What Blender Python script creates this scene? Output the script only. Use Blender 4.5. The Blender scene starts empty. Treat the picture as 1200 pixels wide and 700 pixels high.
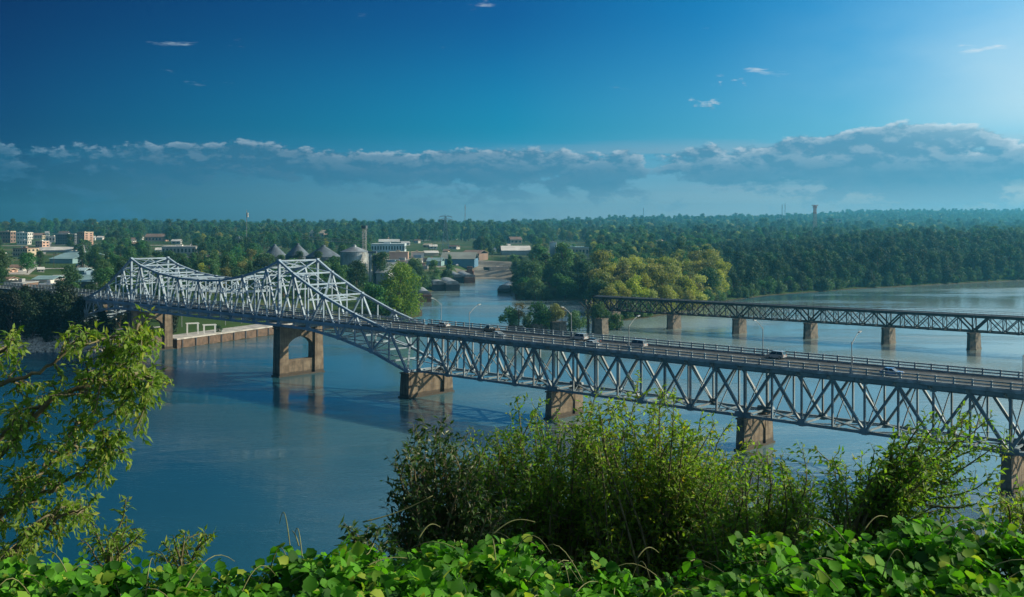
import bpy, math, random
import numpy as np
from mathutils import Vector, Matrix

random.seed(7)
RNG = np.random.default_rng(11)
R = math.radians
S = bpy.context.scene
COL = S.collection

# ------------------------------------------------------------------ camera
F, YH, CH = 1232.0, 262.0, 40.0          # focal length (px of a 1200 px wide frame), horizon row, eye height over the river
cam_d = bpy.data.cameras.new('camera')
cam = bpy.data.objects.new('camera', cam_d)
COL.objects.link(cam)
cam.location = (0, 0, CH)
cam.rotation_euler = (R(90), 0, 0)
cam_d.sensor_width = 36
cam_d.lens = 36 * F / 1200
cam_d.shift_y = -(350 - YH) / 1200
cam_d.clip_start = 0.2
cam_d.clip_end = 40000
S.camera = cam

# ------------------------------------------------------------------ sky, sun, exposure
SUN_AZ, SUN_EL = 82.0, 25.0
S.view_settings.view_transform = 'Standard'
S.view_settings.look = 'None'
S.view_settings.exposure = 0.5
S.view_settings.gamma = 1.0
S.render.resolution_x, S.render.resolution_y = 1024, 597
S.cycles.max_bounces = 6
S.cycles.diffuse_bounces = 3
S.cycles.glossy_bounces = 3
S.cycles.transmission_bounces = 4
S.cycles.volume_bounces = 1
S.cycles.transparent_max_bounces = 6
S.cycles.use_denoising = True
S.cycles.sample_clamp_indirect = 6


class NT:
    """small helper to write node trees as expressions"""
    def __init__(s, tree):
        s.t = tree

    def n(s, typ, **kw):
        nd = s.t.nodes.new(typ)
        for k, v in kw.items():
            setattr(nd, k, v)
        return nd

    def put(s, sock, v):
        if isinstance(v, bpy.types.NodeSocket):
            s.t.links.new(v, sock)
        elif v is not None:
            if isinstance(v, (tuple, list)) and len(v) == 3 and sock.type == 'RGBA':
                v = (*v, 1)
            sock.default_value = v

    def m(s, op, a, b=None, c=None, clamp=False):
        nd = s.n('ShaderNodeMath', operation=op, use_clamp=clamp)
        for i, v in enumerate((a, b, c)):
            s.put(nd.inputs[i], v)
        return nd.outputs[0]

    def mix(s, f, a, b, blend='MIX'):
        nd = s.n('ShaderNodeMix', data_type='RGBA', blend_type=blend)
        s.put(nd.inputs[0], f); s.put(nd.inputs[6], a); s.put(nd.inputs[7], b)
        return nd.outputs[2]

    def rng(s, v, a, b, c=0.0, d=1.0, smooth=True):
        nd = s.n('ShaderNodeMapRange', interpolation_type='SMOOTHSTEP' if smooth else 'LINEAR')
        for i, x in enumerate((v, a, b, c, d)):
            s.put(nd.inputs[i], x)
        return nd.outputs[0]

    def noise(s, vec, scale, detail=4, rough=0.55, dist=0.0):
        nd = s.n('ShaderNodeTexNoise')
        s.put(nd.inputs['Vector'], vec)
        nd.inputs['Scale'].default_value = scale
        nd.inputs['Detail'].default_value = detail
        nd.inputs['Roughness'].default_value = rough
        nd.inputs['Distortion'].default_value = dist
        return nd.outputs[0]

    def xyz(s, x, y, z):
        nd = s.n('ShaderNodeCombineXYZ')
        for i, v in enumerate((x, y, z)):
            s.put(nd.inputs[i], v)
        return nd.outputs[0]

    def sep(s, v):
        nd = s.n('ShaderNodeSeparateXYZ')
        s.put(nd.inputs[0], v)
        return nd.outputs

    def ramp(s, f, stops):
        nd = s.n('ShaderNodeValToRGB')
        s.put(nd.inputs[0], f)
        el = nd.color_ramp.elements
        while len(el) < len(stops):
            el.new(0.5)
        for e, (p, c) in zip(el, stops):
            e.position = p
            e.color = (*c, 1)
        return nd.outputs[0]


W = bpy.data.worlds.new('World')
S.world = W
W.use_nodes = True
wt = NT(W.node_tree)
W.node_tree.nodes.clear()
sky = wt.n('ShaderNodeTexSky', sky_type='NISHITA')
sky.sun_disc = False
sky.sun_elevation = R(SUN_EL)
sky.sun_rotation = R(SUN_AZ)
sky.air_density = 1.0
sky.dust_density = 0.6
sky.ozone_density = 4.0
SKY_STRENGTH = 0.065
tc = wt.n('ShaderNodeTexCoord')
vx, vy, vz = wt.sep(tc.outputs['Generated'])
az = wt.m('MULTIPLY', wt.m('ARCTAN2', vx, vy), 180 / math.pi)      # degrees, 0 ahead, + to the right
el = wt.m('MULTIPLY', wt.m('ARCSINE', vz), 180 / math.pi)
# deep clear evening air: darker and purer blue away from the sun
def tint_ramp(l, c, r, sn):
    return wt.ramp(wt.rng(az, -30, 80, 0, 1, False), [(0.036, l), (0.27, c), (0.51, r), (1.0, sn)])


t_top = tint_ramp((0.004, 0.085, 0.27), (0.006, 0.34, 0.72), (0.05, 1.12, 1.50), (0.4, 1.0, 1.2))
t_mid = tint_ramp((0.004, 0.135, 0.35), (0.02, 0.66, 0.97), (0.50, 1.17, 1.42), (0.7, 1.0, 1.2))
t_low = tint_ramp((0.01, 0.17, 0.42), (0.42, 0.98, 1.62), (0.95, 1.08, 1.42), (0.8, 0.9, 1.1))
tint = wt.mix(wt.rng(el, 1.2, 5.4), t_low, t_mid)
tint = wt.mix(wt.rng(el, 5.0, 12.5), tint, t_top)
skyc = wt.mix(1.0, sky.outputs[0], tint, 'MULTIPLY')


def cloud_field(ox, oy):
    u = wt.m('ADD', az, ox)
    v = wt.m('ADD', el, oy)
    big = wt.noise(wt.xyz(wt.m('MULTIPLY', u, 0.17), wt.m('MULTIPLY', v, 0.40), 3.3), 1.0, 2, 0.5)
    fine = wt.noise(wt.xyz(wt.m('MULTIPLY', u, 0.75), wt.m('MULTIPLY', v, 1.5), 1.7), 1.0, 9, 0.62)
    return wt.m('ADD', wt.m('MULTIPLY', big, 0.52), wt.m('MULTIPLY', fine, 0.48))


d0 = cloud_field(0, 0)
d1 = cloud_field(0.20, 0.30)
sunward = wt.rng(az, -25, 26, 0.0, 1.0, False)
band_top = wt.rng(wt.m('SUBTRACT', el, wt.rng(az, 6, 22, 0.0, 0.7)), 3.4, 4.9, 0.0, 0.30)
band_low = wt.rng(el, 1.9, 3.1, 0.13, 0.0)
thr = wt.m('ADD', wt.m('SUBTRACT', 0.400, wt.m('MULTIPLY', sunward, 0.060)), wt.m('ADD', band_top, band_low))
ex = wt.m('SUBTRACT', d0, thr)
dens = wt.rng(ex, 0.0, 0.07)
lit = wt.rng(wt.m('SUBTRACT', d0, d1), -0.04, 0.07)
rimlit = wt.rng(ex, 0.0, 0.16, 1.0, 0.25)
lit = wt.m('MULTIPLY', wt.m('MULTIPLY', lit, rimlit), wt.rng(el, 2.5, 3.7, 0.10, 1.0))
shade_c = wt.mix(sunward, (0.14, 1.25, 2.5), (1.1, 3.2, 5.0))
lit_c = wt.mix(sunward, (2.7, 4.2, 5.6), (8.8, 9.4, 9.8))
cl = wt.mix(lit, shade_c, lit_c)
# flat grey blue layer under the cumulus row, thickest toward the sun
st = wt.noise(wt.xyz(wt.m('MULTIPLY', az, 0.04), wt.m('MULTIPLY', el, 0.85), 6.4), 1.0, 5, 0.55, 0.4)
st = wt.rng(st, 0.40, 0.60)
st = wt.m('MULTIPLY', st, wt.m('MULTIPLY', wt.rng(el, 1.3, 2.3, 0.0, 1.0), wt.rng(el, 3.0, 4.2, 1.0, 0.0)))
st = wt.m('MULTIPLY', st, wt.rng(az, 2, 20, 0.0, 0.8))
skyc = wt.mix(st, skyc, wt.mix(sunward, (0.2, 1.3, 2.5), (1.0, 3.0, 4.7)))
pale = wt.noise(wt.xyz(wt.m('MULTIPLY', az, 0.05), wt.m('MULTIPLY', el, 1.1), 2.2), 1.0, 4, 0.55)
pale = wt.m('MULTIPLY', wt.rng(pale, 0.50, 0.66), wt.m('MULTIPLY', wt.rng(el, 1.0, 2.0, 0.0, 1.0), wt.rng(el, 3.4, 5.0, 1.0, 0.0)))
skyc = wt.mix(wt.m('MULTIPLY', pale, wt.rng(az, -20, 20, 0.05, 0.75)), skyc, wt.mix(sunward, (1.0, 2.3, 3.8), (4.4, 5.6, 6.7)))
skyc = wt.mix(wt.m('MULTIPLY', dens, 0.92), skyc, cl)
# thin bright veil toward the sun
glow = wt.m('MULTIPLY', wt.m('ADD', wt.rng(az, 9, 34, 0.0, 0.72), wt.rng(az, 32, 70, 0.0, 0.28)), wt.m('MULTIPLY', wt.rng(el, 3.5, 6.5, 0.0, 0.8), wt.rng(el, 8.0, 12.5, 1.0, 0.45)))
glow = wt.m('MULTIPLY', glow, wt.rng(wt.noise(wt.xyz(wt.m('MULTIPLY', az, 0.09), wt.m('MULTIPLY', el, 0.22), 4.0), 1.0, 5, 0.55), 0.3, 0.62, 0.35, 1.0))
skyc = wt.mix(glow, skyc, (6.0, 8.5, 9.6))
skyc = wt.mix(wt.m('MULTIPLY', wt.m('MULTIPLY', wt.rng(az, 17, 32, 0.0, 0.8), wt.rng(el, 3.5, 5.5, 0.0, 1.0)), wt.rng(el, 6.5, 11.5, 1.0, 0.25)), skyc, (7.2, 9.1, 9.8))
high = wt.m('MULTIPLY', wt.m('MULTIPLY', wt.rng(el, 12.5, 17.0, 0.0, 1.0), wt.rng(el, 38.0, 62.0, 1.0, 0.0)), wt.m('MULTIPLY', wt.rng(az, -16, 22, 0.0, 1.0), wt.rng(az, 75, 130, 1.0, 0.0)))  # bright sky added above the view to lighten the water
skyc = wt.mix(wt.m('MULTIPLY', high, 0.9), skyc, (13.0, 15.5, 16.0))
lowband = wt.m('MULTIPLY', wt.rng(el, 0.2, 2.3, 0.75, 0.0), wt.rng(az, -22, 18, 0.0, 1.0))
skyc = wt.mix(lowband, skyc, (5.2, 6.2, 6.9))
# a few small high wisps
wp = wt.xyz(wt.m('MULTIPLY', az, 0.20), wt.m('MULTIPLY', el, 1.1), 5.3)
wisp = wt.rng(wt.noise(wp, 1.0, 6, 0.6), 0.665, 0.78)
wisp = wt.m('MULTIPLY', wisp, wt.rng(el, 6.0, 7.0, 0.0, 0.75))
wisp = wt.m('MULTIPLY', wisp, wt.rng(el, 12.0, 15.0, 1.0, 0.0))
skyc = wt.mix(wisp, skyc, lit_c)
bg = wt.n('ShaderNodeBackground')
wt.put(bg.inputs[0], skyc)
bg.inputs[1].default_value = SKY_STRENGTH
wo = wt.n('ShaderNodeOutputWorld')
wt.t.links.new(bg.outputs[0], wo.inputs[0])

sd = bpy.data.lights.new('sun', 'SUN')
sd.energy = 4.4
sd.angle = R(0.53)
sd.color = (1.0, 0.86, 0.62)
sun = bpy.data.objects.new('sun', sd)
COL.objects.link(sun)
sdir = Vector((math.sin(R(SUN_AZ)) * math.cos(R(SUN_EL)), math.cos(R(SUN_AZ)) * math.cos(R(SUN_EL)), math.sin(R(SUN_EL))))
sun.rotation_euler = (-sdir).to_track_quat('-Z', 'Y').to_euler()
sun.location = sdir * 300 + Vector((0, 100, 0))


# ------------------------------------------------------------------ projection helpers
def at_z(px, py, z=0.0):
    d = (CH - z) * F / (py - YH)
    return Vector(((px - 600) * d / F, d, z))


def at_d(px, py, d):
    return Vector(((px - 600) * d / F, d, CH - (py - YH) * d / F))


def to_px(x, y, z):
    return 600 + x * F / y, YH + (CH - z) * F / y


# ------------------------------------------------------------------ materials
def mat(name, col, rough=0.7, metal=0.0, var=0.0, vscale=1.0, spec=0.5, col2=None, bump=0.0, bscale=8.0, coat=0.0):
    m = bpy.data.materials.new(name)
    m.use_nodes = True
    t = NT(m.node_tree)
    b = m.node_tree.nodes['Principled BSDF']
    b.inputs['Roughness'].default_value = rough
    b.inputs['Metallic'].default_value = metal
    b.inputs['Specular IOR Level'].default_value = spec
    b.inputs['Coat Weight'].default_value = coat
    geo = t.n('ShaderNodeNewGeometry')
    if var or col2:
        nz = t.noise(geo.outputs['Position'], vscale, 5, 0.6)
        c2 = col2 or tuple(c * (1 - var) for c in col)
        c1 = col if col2 else tuple(min(1, c * (1 + var * 0.5)) for c in col)
        t.put(b.inputs['Base Color'], t.mix(t.rng(nz, 0.35, 0.68), c1, c2))
    else:
        b.inputs['Base Color'].default_value = (*col, 1)
    if bump:
        bp = t.n('ShaderNodeBump')
        bp.inputs['Strength'].default_value = bump
        t.put(bp.inputs['Height'], t.noise(geo.outputs['Position'], bscale, 4))
        t.put(b.inputs['Normal'], bp.outputs[0])
    return m


def leaf_mat(name, dark, light, trans=0.45, rough=0.45, yellow=None, instance=False, spec=0.3):
    m = bpy.data.materials.new(name)
    m.use_nodes = True
    t = NT(m.node_tree)
    m.node_tree.nodes.clear()
    geo = t.n('ShaderNodeNewGeometry')
    oi = t.n('ShaderNodeObjectInfo')
    r = geo.outputs['Random Per Island']
    c = t.mix(r, dark, light)
    if yellow:
        c = t.mix(t.rng(t.m('FRACT', t.m('MULTIPLY', r, 17.31)), 0.86, 0.97), c, yellow)
    if instance:
        v = oi.outputs['Random']
        hs = t.n('ShaderNodeHueSaturation')
        t.put(hs.inputs['Hue'], t.rng(t.m('FRACT', t.m('MULTIPLY', v, 7.7)), 0, 1, 0.478, 0.515, False))
        t.put(hs.inputs['Saturation'], t.rng(t.m('FRACT', t.m('MULTIPLY', v, 3.3)), 0, 1, 0.8, 1.12, False))
        t.put(hs.inputs['Value'], t.rng(v, 0, 1, 0.5, 1.6, False))
        t.put(hs.inputs['Color'], c)
        c = hs.outputs[0]
    b = t.n('ShaderNodeBsdfPrincipled')
    t.put(b.inputs['Base Color'], c)
    b.inputs['Roughness'].default_value = rough
    b.inputs['Specular IOR Level'].default_value = spec
    tr = t.n('ShaderNodeBsdfTranslucent')
    ct = t.mix(1.0, c, (1.25, 1.35, 0.55), 'MULTIPLY')
    t.put(tr.inputs[0], ct)
    mx = t.n('ShaderNodeMixShader')
    mx.inputs[0].default_value = trans
    t.t.links.new(b.outputs[0], mx.inputs[1])
    t.t.links.new(tr.outputs[0], mx.inputs[2])
    o = t.n('ShaderNodeOutputMaterial')
    t.t.links.new(mx.outputs[0], o.inputs[0])
    return m


M = {}
M['steel'] = mat('bridge_paint', (0.30, 0.41, 0.52), 0.55, 0.0, 0.3, 0.35, col2=(0.22, 0.29, 0.36))
M['steel_shaded_worn'] = mat('shaded_worn_bridge_paint', (0.19, 0.27, 0.34), 0.65, col2=(0.15, 0.15, 0.15), vscale=0.6)  # darker base stands in for shade under the deck, besides wear
M['steel_dark'] = mat('dark_rail_steel', (0.022, 0.025, 0.03), 0.7, 0.0, 0.4, 0.5)


def rusty(name, c1, c2, rust, amount):
    m = bpy.data.materials.new(name)
    m.use_nodes = True
    t = NT(m.node_tree)
    b = m.node_tree.nodes['Principled BSDF']
    b.inputs['Roughness'].default_value = 0.6
    geo = t.n('ShaderNodeNewGeometry')
    P = geo.outputs['Position']
    x, y, z = t.sep(P)
    c = t.mix(t.rng(t.noise(P, 0.35, 5, 0.6), 0.35, 0.68), c1, c2)
    c = t.mix(t.rng(t.noise(P, 1.3, 6, 0.7), amount, amount + 0.1), c, rust)
    drip = t.noise(t.xyz(t.m('MULTIPLY', x, 2.2), t.m('MULTIPLY', y, 2.2), t.m('MULTIPLY', z, 0.22)), 1.0, 4, 0.6)
    c = t.mix(t.m('MULTIPLY', t.rng(drip, 0.58, 0.72), 0.55), c, tuple(v * .5 for v in rust))
    t.put(b.inputs['Base Color'], c)
    return m


M['steel'] = rusty('bridge_paint', (0.31, 0.42, 0.53), (0.22, 0.29, 0.36), (0.17, 0.12, 0.09), 0.66)
M['steel_shaded_worn'] = rusty('shaded_worn_bridge_paint', (0.20, 0.29, 0.36), (0.15, 0.17, 0.18), (0.13, 0.085, 0.06), 0.60)  # deck shade put into the darker base; rust and drips are wear
M['asphalt'] = mat('bridge_asphalt', (0.042, 0.05, 0.057), 0.9, var=0.35, vscale=0.4)
M['concrete'] = mat('aged_concrete', (0.20, 0.145, 0.095), 0.9, col2=(0.09, 0.065, 0.045), vscale=0.5, bump=0.25, bscale=3)
def concrete_mat(name, base, dark, wet):
    m = bpy.data.materials.new(name)
    m.use_nodes = True
    t = NT(m.node_tree)
    b = m.node_tree.nodes['Principled BSDF']
    b.inputs['Roughness'].default_value = 0.92
    geo = t.n('ShaderNodeNewGeometry')
    P = geo.outputs['Position']
    x, y, z = t.sep(P)
    c = t.mix(t.rng(t.noise(P, 0.5, 6, 0.65), 0.36, 0.66), base, dark)
    streak = t.noise(t.xyz(t.m('MULTIPLY', x, 1.5), t.m('MULTIPLY', y, 1.5), t.m('MULTIPLY', z, 0.10)), 1.0, 5, 0.6)
    c = t.mix(t.m('MULTIPLY', t.rng(streak, 0.47, 0.66), 0.75), c, wet)
    pale = t.rng(t.noise(t.xyz(t.m('MULTIPLY', x, 2.3), t.m('MULTIPLY', y, 2.3), t.m('MULTIPLY', z, 0.16)), 1.0, 4, 0.6), 0.60, 0.72)
    c = t.mix(t.m('MULTIPLY', pale, 0.4), c, (0.34, 0.30, 0.24))
    line = t.m('LESS_THAN', t.m('FRACT', t.m('MULTIPLY', z, 0.55)), 0.05)
    c = t.mix(t.m('MULTIPLY', line, 0.35), c, wet)
    mark = t.rng(t.m('ADD', z, t.m('MULTIPLY', t.noise(P, 0.9, 4), 0.7)), 1.15, 1.45, 0.85, 0.0)
    c = t.mix(mark, c, wet)
    t.put(b.inputs['Base Color'], c)
    bp = t.n('ShaderNodeBump'); bp.inputs['Strength'].default_value = 0.3
    t.put(bp.inputs['Height'], t.noise(P, 3.0, 5))
    t.put(b.inputs['Normal'], bp.outputs[0])
    return m


M['concrete'] = concrete_mat('aged_concrete', (0.22, 0.175, 0.125), (0.12, 0.092, 0.066), (0.05, 0.042, 0.034))
M['dock'] = mat('dock_concrete', (0.15, 0.10, 0.07), 0.9, col2=(0.08, 0.055, 0.04), vscale=0.8, bump=0.3, bscale=2)
M['pale_conc'] = mat('pale_concrete', (0.42, 0.40, 0.37), 0.9, var=0.35, vscale=0.4)
M['fascia'] = mat('deck_fascia', (0.30, 0.37, 0.41), 0.7, var=0.4, vscale=0.7)
M['stone'] = mat('pier_stone', (0.155, 0.135, 0.11), 0.95, col2=(0.05, 0.047, 0.042), vscale=0.9, bump=0.5, bscale=1.6)
M['paint_white'] = mat('road_paint', (0.7, 0.7, 0.68), 0.8)
M['paint_yellow'] = mat('road_paint_yellow', (0.34, 0.27, 0.09), 0.8)
M['lamp'] = mat('lamp_steel', (0.30, 0.32, 0.33), 0.5, 0.3)
M['bark'] = mat('bark', (0.12, 0.09, 0.065), 0.95, var=0.5, vscale=6)
M['bark_thin'] = mat('green_bark', (0.13, 0.115, 0.06), 0.9, var=0.4, vscale=9)
M['glass'] = mat('dark_glass', (0.02, 0.03, 0.035), 0.08, 0.0, spec=0.8)
M['tyre'] = mat('tyre_rubber', (0.02, 0.02, 0.02), 0.9)
M['rim'] = mat('alloy_rim', (0.5, 0.5, 0.52), 0.35, 0.8)
M['barge_rust'] = mat('barge_rust', (0.20, 0.085, 0.05), 0.85, col2=(0.09, 0.05, 0.04), vscale=0.5)
M['barge_dark'] = mat('barge_dark_hull', (0.045, 0.05, 0.06), 0.8, var=0.4, vscale=0.5)
M['barge_cover'] = mat('barge_cover', (0.42, 0.45, 0.47), 0.55, 0.2, var=0.35, vscale=0.5)
M['silo'] = mat('galvanised_silo', (0.40, 0.43, 0.45), 0.45, 0.55, var=0.35, vscale=0.25)
M['silo_dark'] = mat('weathered_silo', (0.10, 0.13, 0.165), 0.6, 0.2, var=0.35, vscale=0.25)
M['lattice'] = mat('galvanised_lattice', (0.35, 0.37, 0.38), 0.6, 0.3)
M['red_paint'] = mat('mast_red', (0.42, 0.13, 0.07), 0.6)
M['soil'] = mat('soil', (0.05, 0.04, 0.025), 1.0, var=0.4, vscale=2)

M['tree'] = leaf_mat('tree_leaves', (0.020, 0.075, 0.030), (0.070, 0.175, 0.048), 0.3, 0.6, instance=True)
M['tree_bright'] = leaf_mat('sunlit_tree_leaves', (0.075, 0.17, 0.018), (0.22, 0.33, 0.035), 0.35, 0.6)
M['tree_deep'] = leaf_mat('painted_shade_leaves', (0.008, 0.024, 0.012), (0.02, 0.05, 0.018), 0.2, 0.6, instance=True)  # bank shade put into the leaf colour
M['tree_wood'] = leaf_mat('dense_wood_leaves', (0.010, 0.042, 0.020), (0.036, 0.105, 0.036), 0.3, 0.6, instance=True)
M['tree_gold'] = leaf_mat('golden_tree_leaves', (0.13, 0.18, 0.035), (0.36, 0.37, 0.08), 0.35, 0.6, instance=True)
M['tree_brown'] = leaf_mat('thin_brown_leaves', (0.10, 0.085, 0.035), (0.2, 0.16, 0.07), 0.3, 0.7)
M['leaf_left'] = leaf_mat('left_tree_leaves', (0.07, 0.17, 0.018), (0.22, 0.34, 0.045), 0.5, 0.5, yellow=(0.32, 0.36, 0.05))
M['leaf_dark'] = leaf_mat('dark_bush_leaves', (0.016, 0.05, 0.012), (0.055, 0.12, 0.02), 0.40, 0.4)
M['leaf_mid'] = leaf_mat('bush_leaves', (0.065, 0.17, 0.016), (0.19, 0.34, 0.040), 0.56, 0.5, yellow=(0.26, 0.30, 0.03))
M['leaf_gold'] = leaf_mat('bright_bush_leaves', (0.10, 0.21, 0.018), (0.26, 0.40, 0.048), 0.56, 0.5, yellow=(0.32, 0.30, 0.03))
M['vine'] = leaf_mat('vine_leaves', (0.010, 0.065, 0.008), (0.12, 0.38, 0.020), 0.45, 0.6, yellow=(0.30, 0.40, 0.05), spec=0.15)
M['vine_stem'] = mat('vine_stem', (0.16, 0.17, 0.06), 0.8, var=0.3, vscale=20)


# ------------------------------------------------------------------ object helpers
def tag(o, label=None, cat=None, group=None, kind=None):
    if label: o['label'] = label
    if cat: o['category'] = cat
    if group: o['group'] = group
    if kind: o['kind'] = kind
    return o


def empty(name, loc=(0, 0, 0), rz=0.0):
    o = bpy.data.objects.new(name, None)
    COL.objects.link(o)
    o.location = loc
    o.rotation_euler = (0, 0, rz)
    o.empty_display_size = 0.5
    return o


def np_mesh(name, v, faces_flat, sizes, mats, midx=None, smooth=False):
    me = bpy.data.meshes.new(name)
    v = np.asarray(v, np.float32)
    me.vertices.add(len(v)); me.vertices.foreach_set('co', v.ravel())
    ff = np.asarray(faces_flat, np.int32); sz = np.asarray(sizes, np.int32)
    me.loops.add(len(ff)); me.loops.foreach_set('vertex_index', ff)
    me.polygons.add(len(sz))
    st = np.zeros(len(sz), np.int32); st[1:] = np.cumsum(sz)[:-1]
    me.polygons.foreach_set('loop_start', st)
    me.polygons.foreach_set('loop_total', sz)
    for m in (mats if isinstance(mats, (list, tuple)) else [mats]):
        me.materials.append(m)
    if midx is not None:
        me.polygons.foreach_set('material_index', np.asarray(midx, np.int32))
    me.polygons.foreach_set('use_smooth', np.full(len(sz), bool(smooth)))
    me.update(calc_edges=True)
    me.validate()
    return me


def link(name, me, parent=None):
    o = bpy.data.objects.new(name, me)
    COL.objects.link(o)
    if parent: o.parent = parent
    return o


class MB:
    """collects shapes of ONE part"""
    def __init__(s):
        s.v = []; s.f = []; s.mi = []; s.cur = 0

    def mat(s, i):
        s.cur = i; return s

    def poly(s, pts, faces):
        b = len(s.v)
        s.v += [tuple(p) for p in pts]
        for f in faces:
            s.f.append(tuple(b + i for i in f)); s.mi.append(s.cur)
        return s

    def box(s, a, b):
        (x0, y0, z0), (x1, y1, z1) = a, b
        return s.poly([(x0, y0, z0), (x1, y0, z0), (x1, y1, z0), (x0, y1, z0), (x0, y0, z1), (x1, y0, z1), (x1, y1, z1), (x0, y1, z1)],
                      [(3, 2, 1, 0), (4, 5, 6, 7), (0, 1, 5, 4), (1, 2, 6, 5), (2, 3, 7, 6), (3, 0, 4, 7)])

    def bar(s, p, q, w, h=None, side=None):
        """a rectangular bar from p to q; w across `side`, h the other way"""
        p, q = Vector(p), Vector(q)
        h = h or w
        d = (q - p).normalized()
        sd_ = Vector(side) if side is not None else (Vector((0, 0, 1)).cross(d) if abs(d.z) < 0.95 else Vector((1, 0, 0)))
        sd_ = (sd_ - d * sd_.dot(d)).normalized()
        up = d.cross(sd_).normalized()
        a, b = sd_ * (w / 2), up * (h / 2)
        c = [-a - b, a - b, a + b, -a + b]
        return s.poly([p + k for k in c] + [q + k for k in c],
                      [(3, 2, 1, 0), (4, 5, 6, 7), (0, 1, 5, 4), (1, 2, 6, 5), (2, 3, 7, 6), (3, 0, 4, 7)])

    def tube(s, pts, rad, n=6, cap=True):
        pts = [Vector(p) for p in pts]
        rad = rad if isinstance(rad, (list, tuple)) else [rad] * len(pts)
        rings = []
        prev = None
        for i, p in enumerate(pts):
            d = (pts[min(i + 1, len(pts) - 1)] - pts[max(i - 1, 0)])
            if d.length < 1e-9: d = Vector((0, 0, 1))
            d.normalize()
            ref = prev if prev is not None and abs(prev.dot(d)) < 0.95 else (Vector((1, 0, 0)) if abs(d.x) < 0.8 else Vector((0, 1, 0)))
            a = (ref - d * ref.dot(d)).normalized(); prev = a
            b = d.cross(a)
            rings.append([p + (a * math.cos(t) + b * math.sin(t)) * rad[i] for t in [2 * math.pi * k / n for k in range(n)]])
        vs = [v for r in rings for v in r]
        fs = []
        for i in range(len(pts) - 1):
            for k in range(n):
                fs.append((i * n + k, i * n + (k + 1) % n, (i + 1) * n + (k + 1) % n, (i + 1) * n + k))
        if cap:
            fs.append(tuple(range(n - 1, -1, -1))); fs.append(tuple((len(pts) - 1) * n + k for k in range(n)))
        return s.poly(vs, fs)

    def lathe(s, c, prof, n=24):
        c = Vector(c)
        vs = []
        for r, z in prof:
            vs += [c + Vector((r * math.cos(2 * math.pi * k / n), r * math.sin(2 * math.pi * k / n), z)) for k in range(n)]
        fs = [(i * n + k, i * n + (k + 1) % n, (i + 1) * n + (k + 1) % n, (i + 1) * n + k) for i in range(len(prof) - 1) for k in range(n)]
        fs.append(tuple(range(n - 1, -1, -1))); fs.append(tuple((len(prof) - 1) * n + k for k in range(n)))
        return s.poly(vs, fs)

    def prism(s, outline, origin, ux, uy, depth):
        """outline (2D) in the plane (ux,uy) through origin, extruded by the vector depth"""
        o, ux, uy, dp = Vector(origin), Vector(ux), Vector(uy), Vector(depth)
        n = len(outline)
        a = [o + ux * x + uy * y for x, y in outline]
        return s.poly(a + [p + dp for p in a],
                      [tuple(range(n - 1, -1, -1)), tuple(range(n, 2 * n))] + [(i, (i + 1) % n, n + (i + 1) % n, n + i) for i in range(n)])

    def mesh(s, name, mats, smooth=False):
        flat = [i for f in s.f for i in f]
        return np_mesh(name, s.v, flat, [len(f) for f in s.f], mats, s.mi, smooth)

    def build(s, name, mats, parent=None, smooth=False):
        return link(name, s.mesh(name, mats, smooth), parent)


def scatter_mesh(name, tv, tf, mats, rot, pos, midx=None):
    """one mesh of many copies of a small template; rot (N,3,3) already scaled, pos (N,3)"""
    tv = np.asarray(tv, float)
    n, k = len(pos), len(tv)
    v = np.einsum('nij,kj->nki', rot, tv) + pos[:, None, :]
    flat = np.array([i for f in tf for i in f])
    sz = np.array([len(f) for f in tf])
    ff = (flat[None, :] + (np.arange(n) * k)[:, None]).ravel()
    return v.reshape(-1, 3), ff, np.tile(sz, n)


# ------------------------------------------------------------------ terrain
SHORE_PX = [(-900, 470), (-500, 440), (-200, 418), (-60, 412.5), (60, 412.5), (140, 411), (198, 408.5), (207, 408.7), (330, 391), (352, 388), (400, 384.5), (470, 374), (492, 371),
            (491, 354), (507, 341), (533, 332), (552, 323), (562, 315), (578, 311.5), (596, 312), (602, 330), (604, 345), (607, 351.5), (640, 352.5), (686, 351.5), (696, 362),
            (703, 377), (740, 375), (800, 366), (845, 354), (900, 346.5), (1000, 339), (1120, 332.5), (1200, 328.5), (1500, 320), (2200, 311)]
shore = np.array([at_z(x, y)[:2] for x, y in SHORE_PX])
NEAR = 74.0


def seg_dist(P):
    a, b = shore[:-1], shore[1:]
    ab = b - a
    d = np.full(len(P), 1e9)
    for i in range(len(a)):
        t = np.clip(((P - a[i]) @ ab[i]) / (ab[i] @ ab[i]), 0, 1)
        q = a[i] + t[:, None] * ab[i]
        d = np.minimum(d, np.hypot(P[:, 0] - q[:, 0], P[:, 1] - q[:, 1]))
    return d


poly = np.vstack([shore, [[20000, shore[-1][1]], [20000, 30000], [-20000, 30000], [-20000, shore[0][1]]]])


def on_far_land(P):
    x, y = P[:, 0], P[:, 1]
    ins = np.zeros(len(P), bool)
    n = len(poly)
    for i in range(n):
        x0, y0 = poly[i]; x1, y1 = poly[(i + 1) % n]
        c = ((y0 > y) != (y1 > y))
        with np.errstate(divide='ignore', invalid='ignore'):
            xi = (x1 - x0) * (y - y0) / (y1 - y0 + 1e-12) + x0
        ins ^= c & (x < xi)
    return ins


def smooth(a, b, x):
    t = np.clip((x - a) / (b - a), 0, 1)
    return t * t * (3 - 2 * t)


def hsh(x, y, s):
    return np.sin(x / s * 1.3 + 1.7 * np.sin(y / s * 0.9)) * np.cos(y / s * 1.1 + 1.3 * np.sin(x / s * 0.7 + 2))


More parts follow.
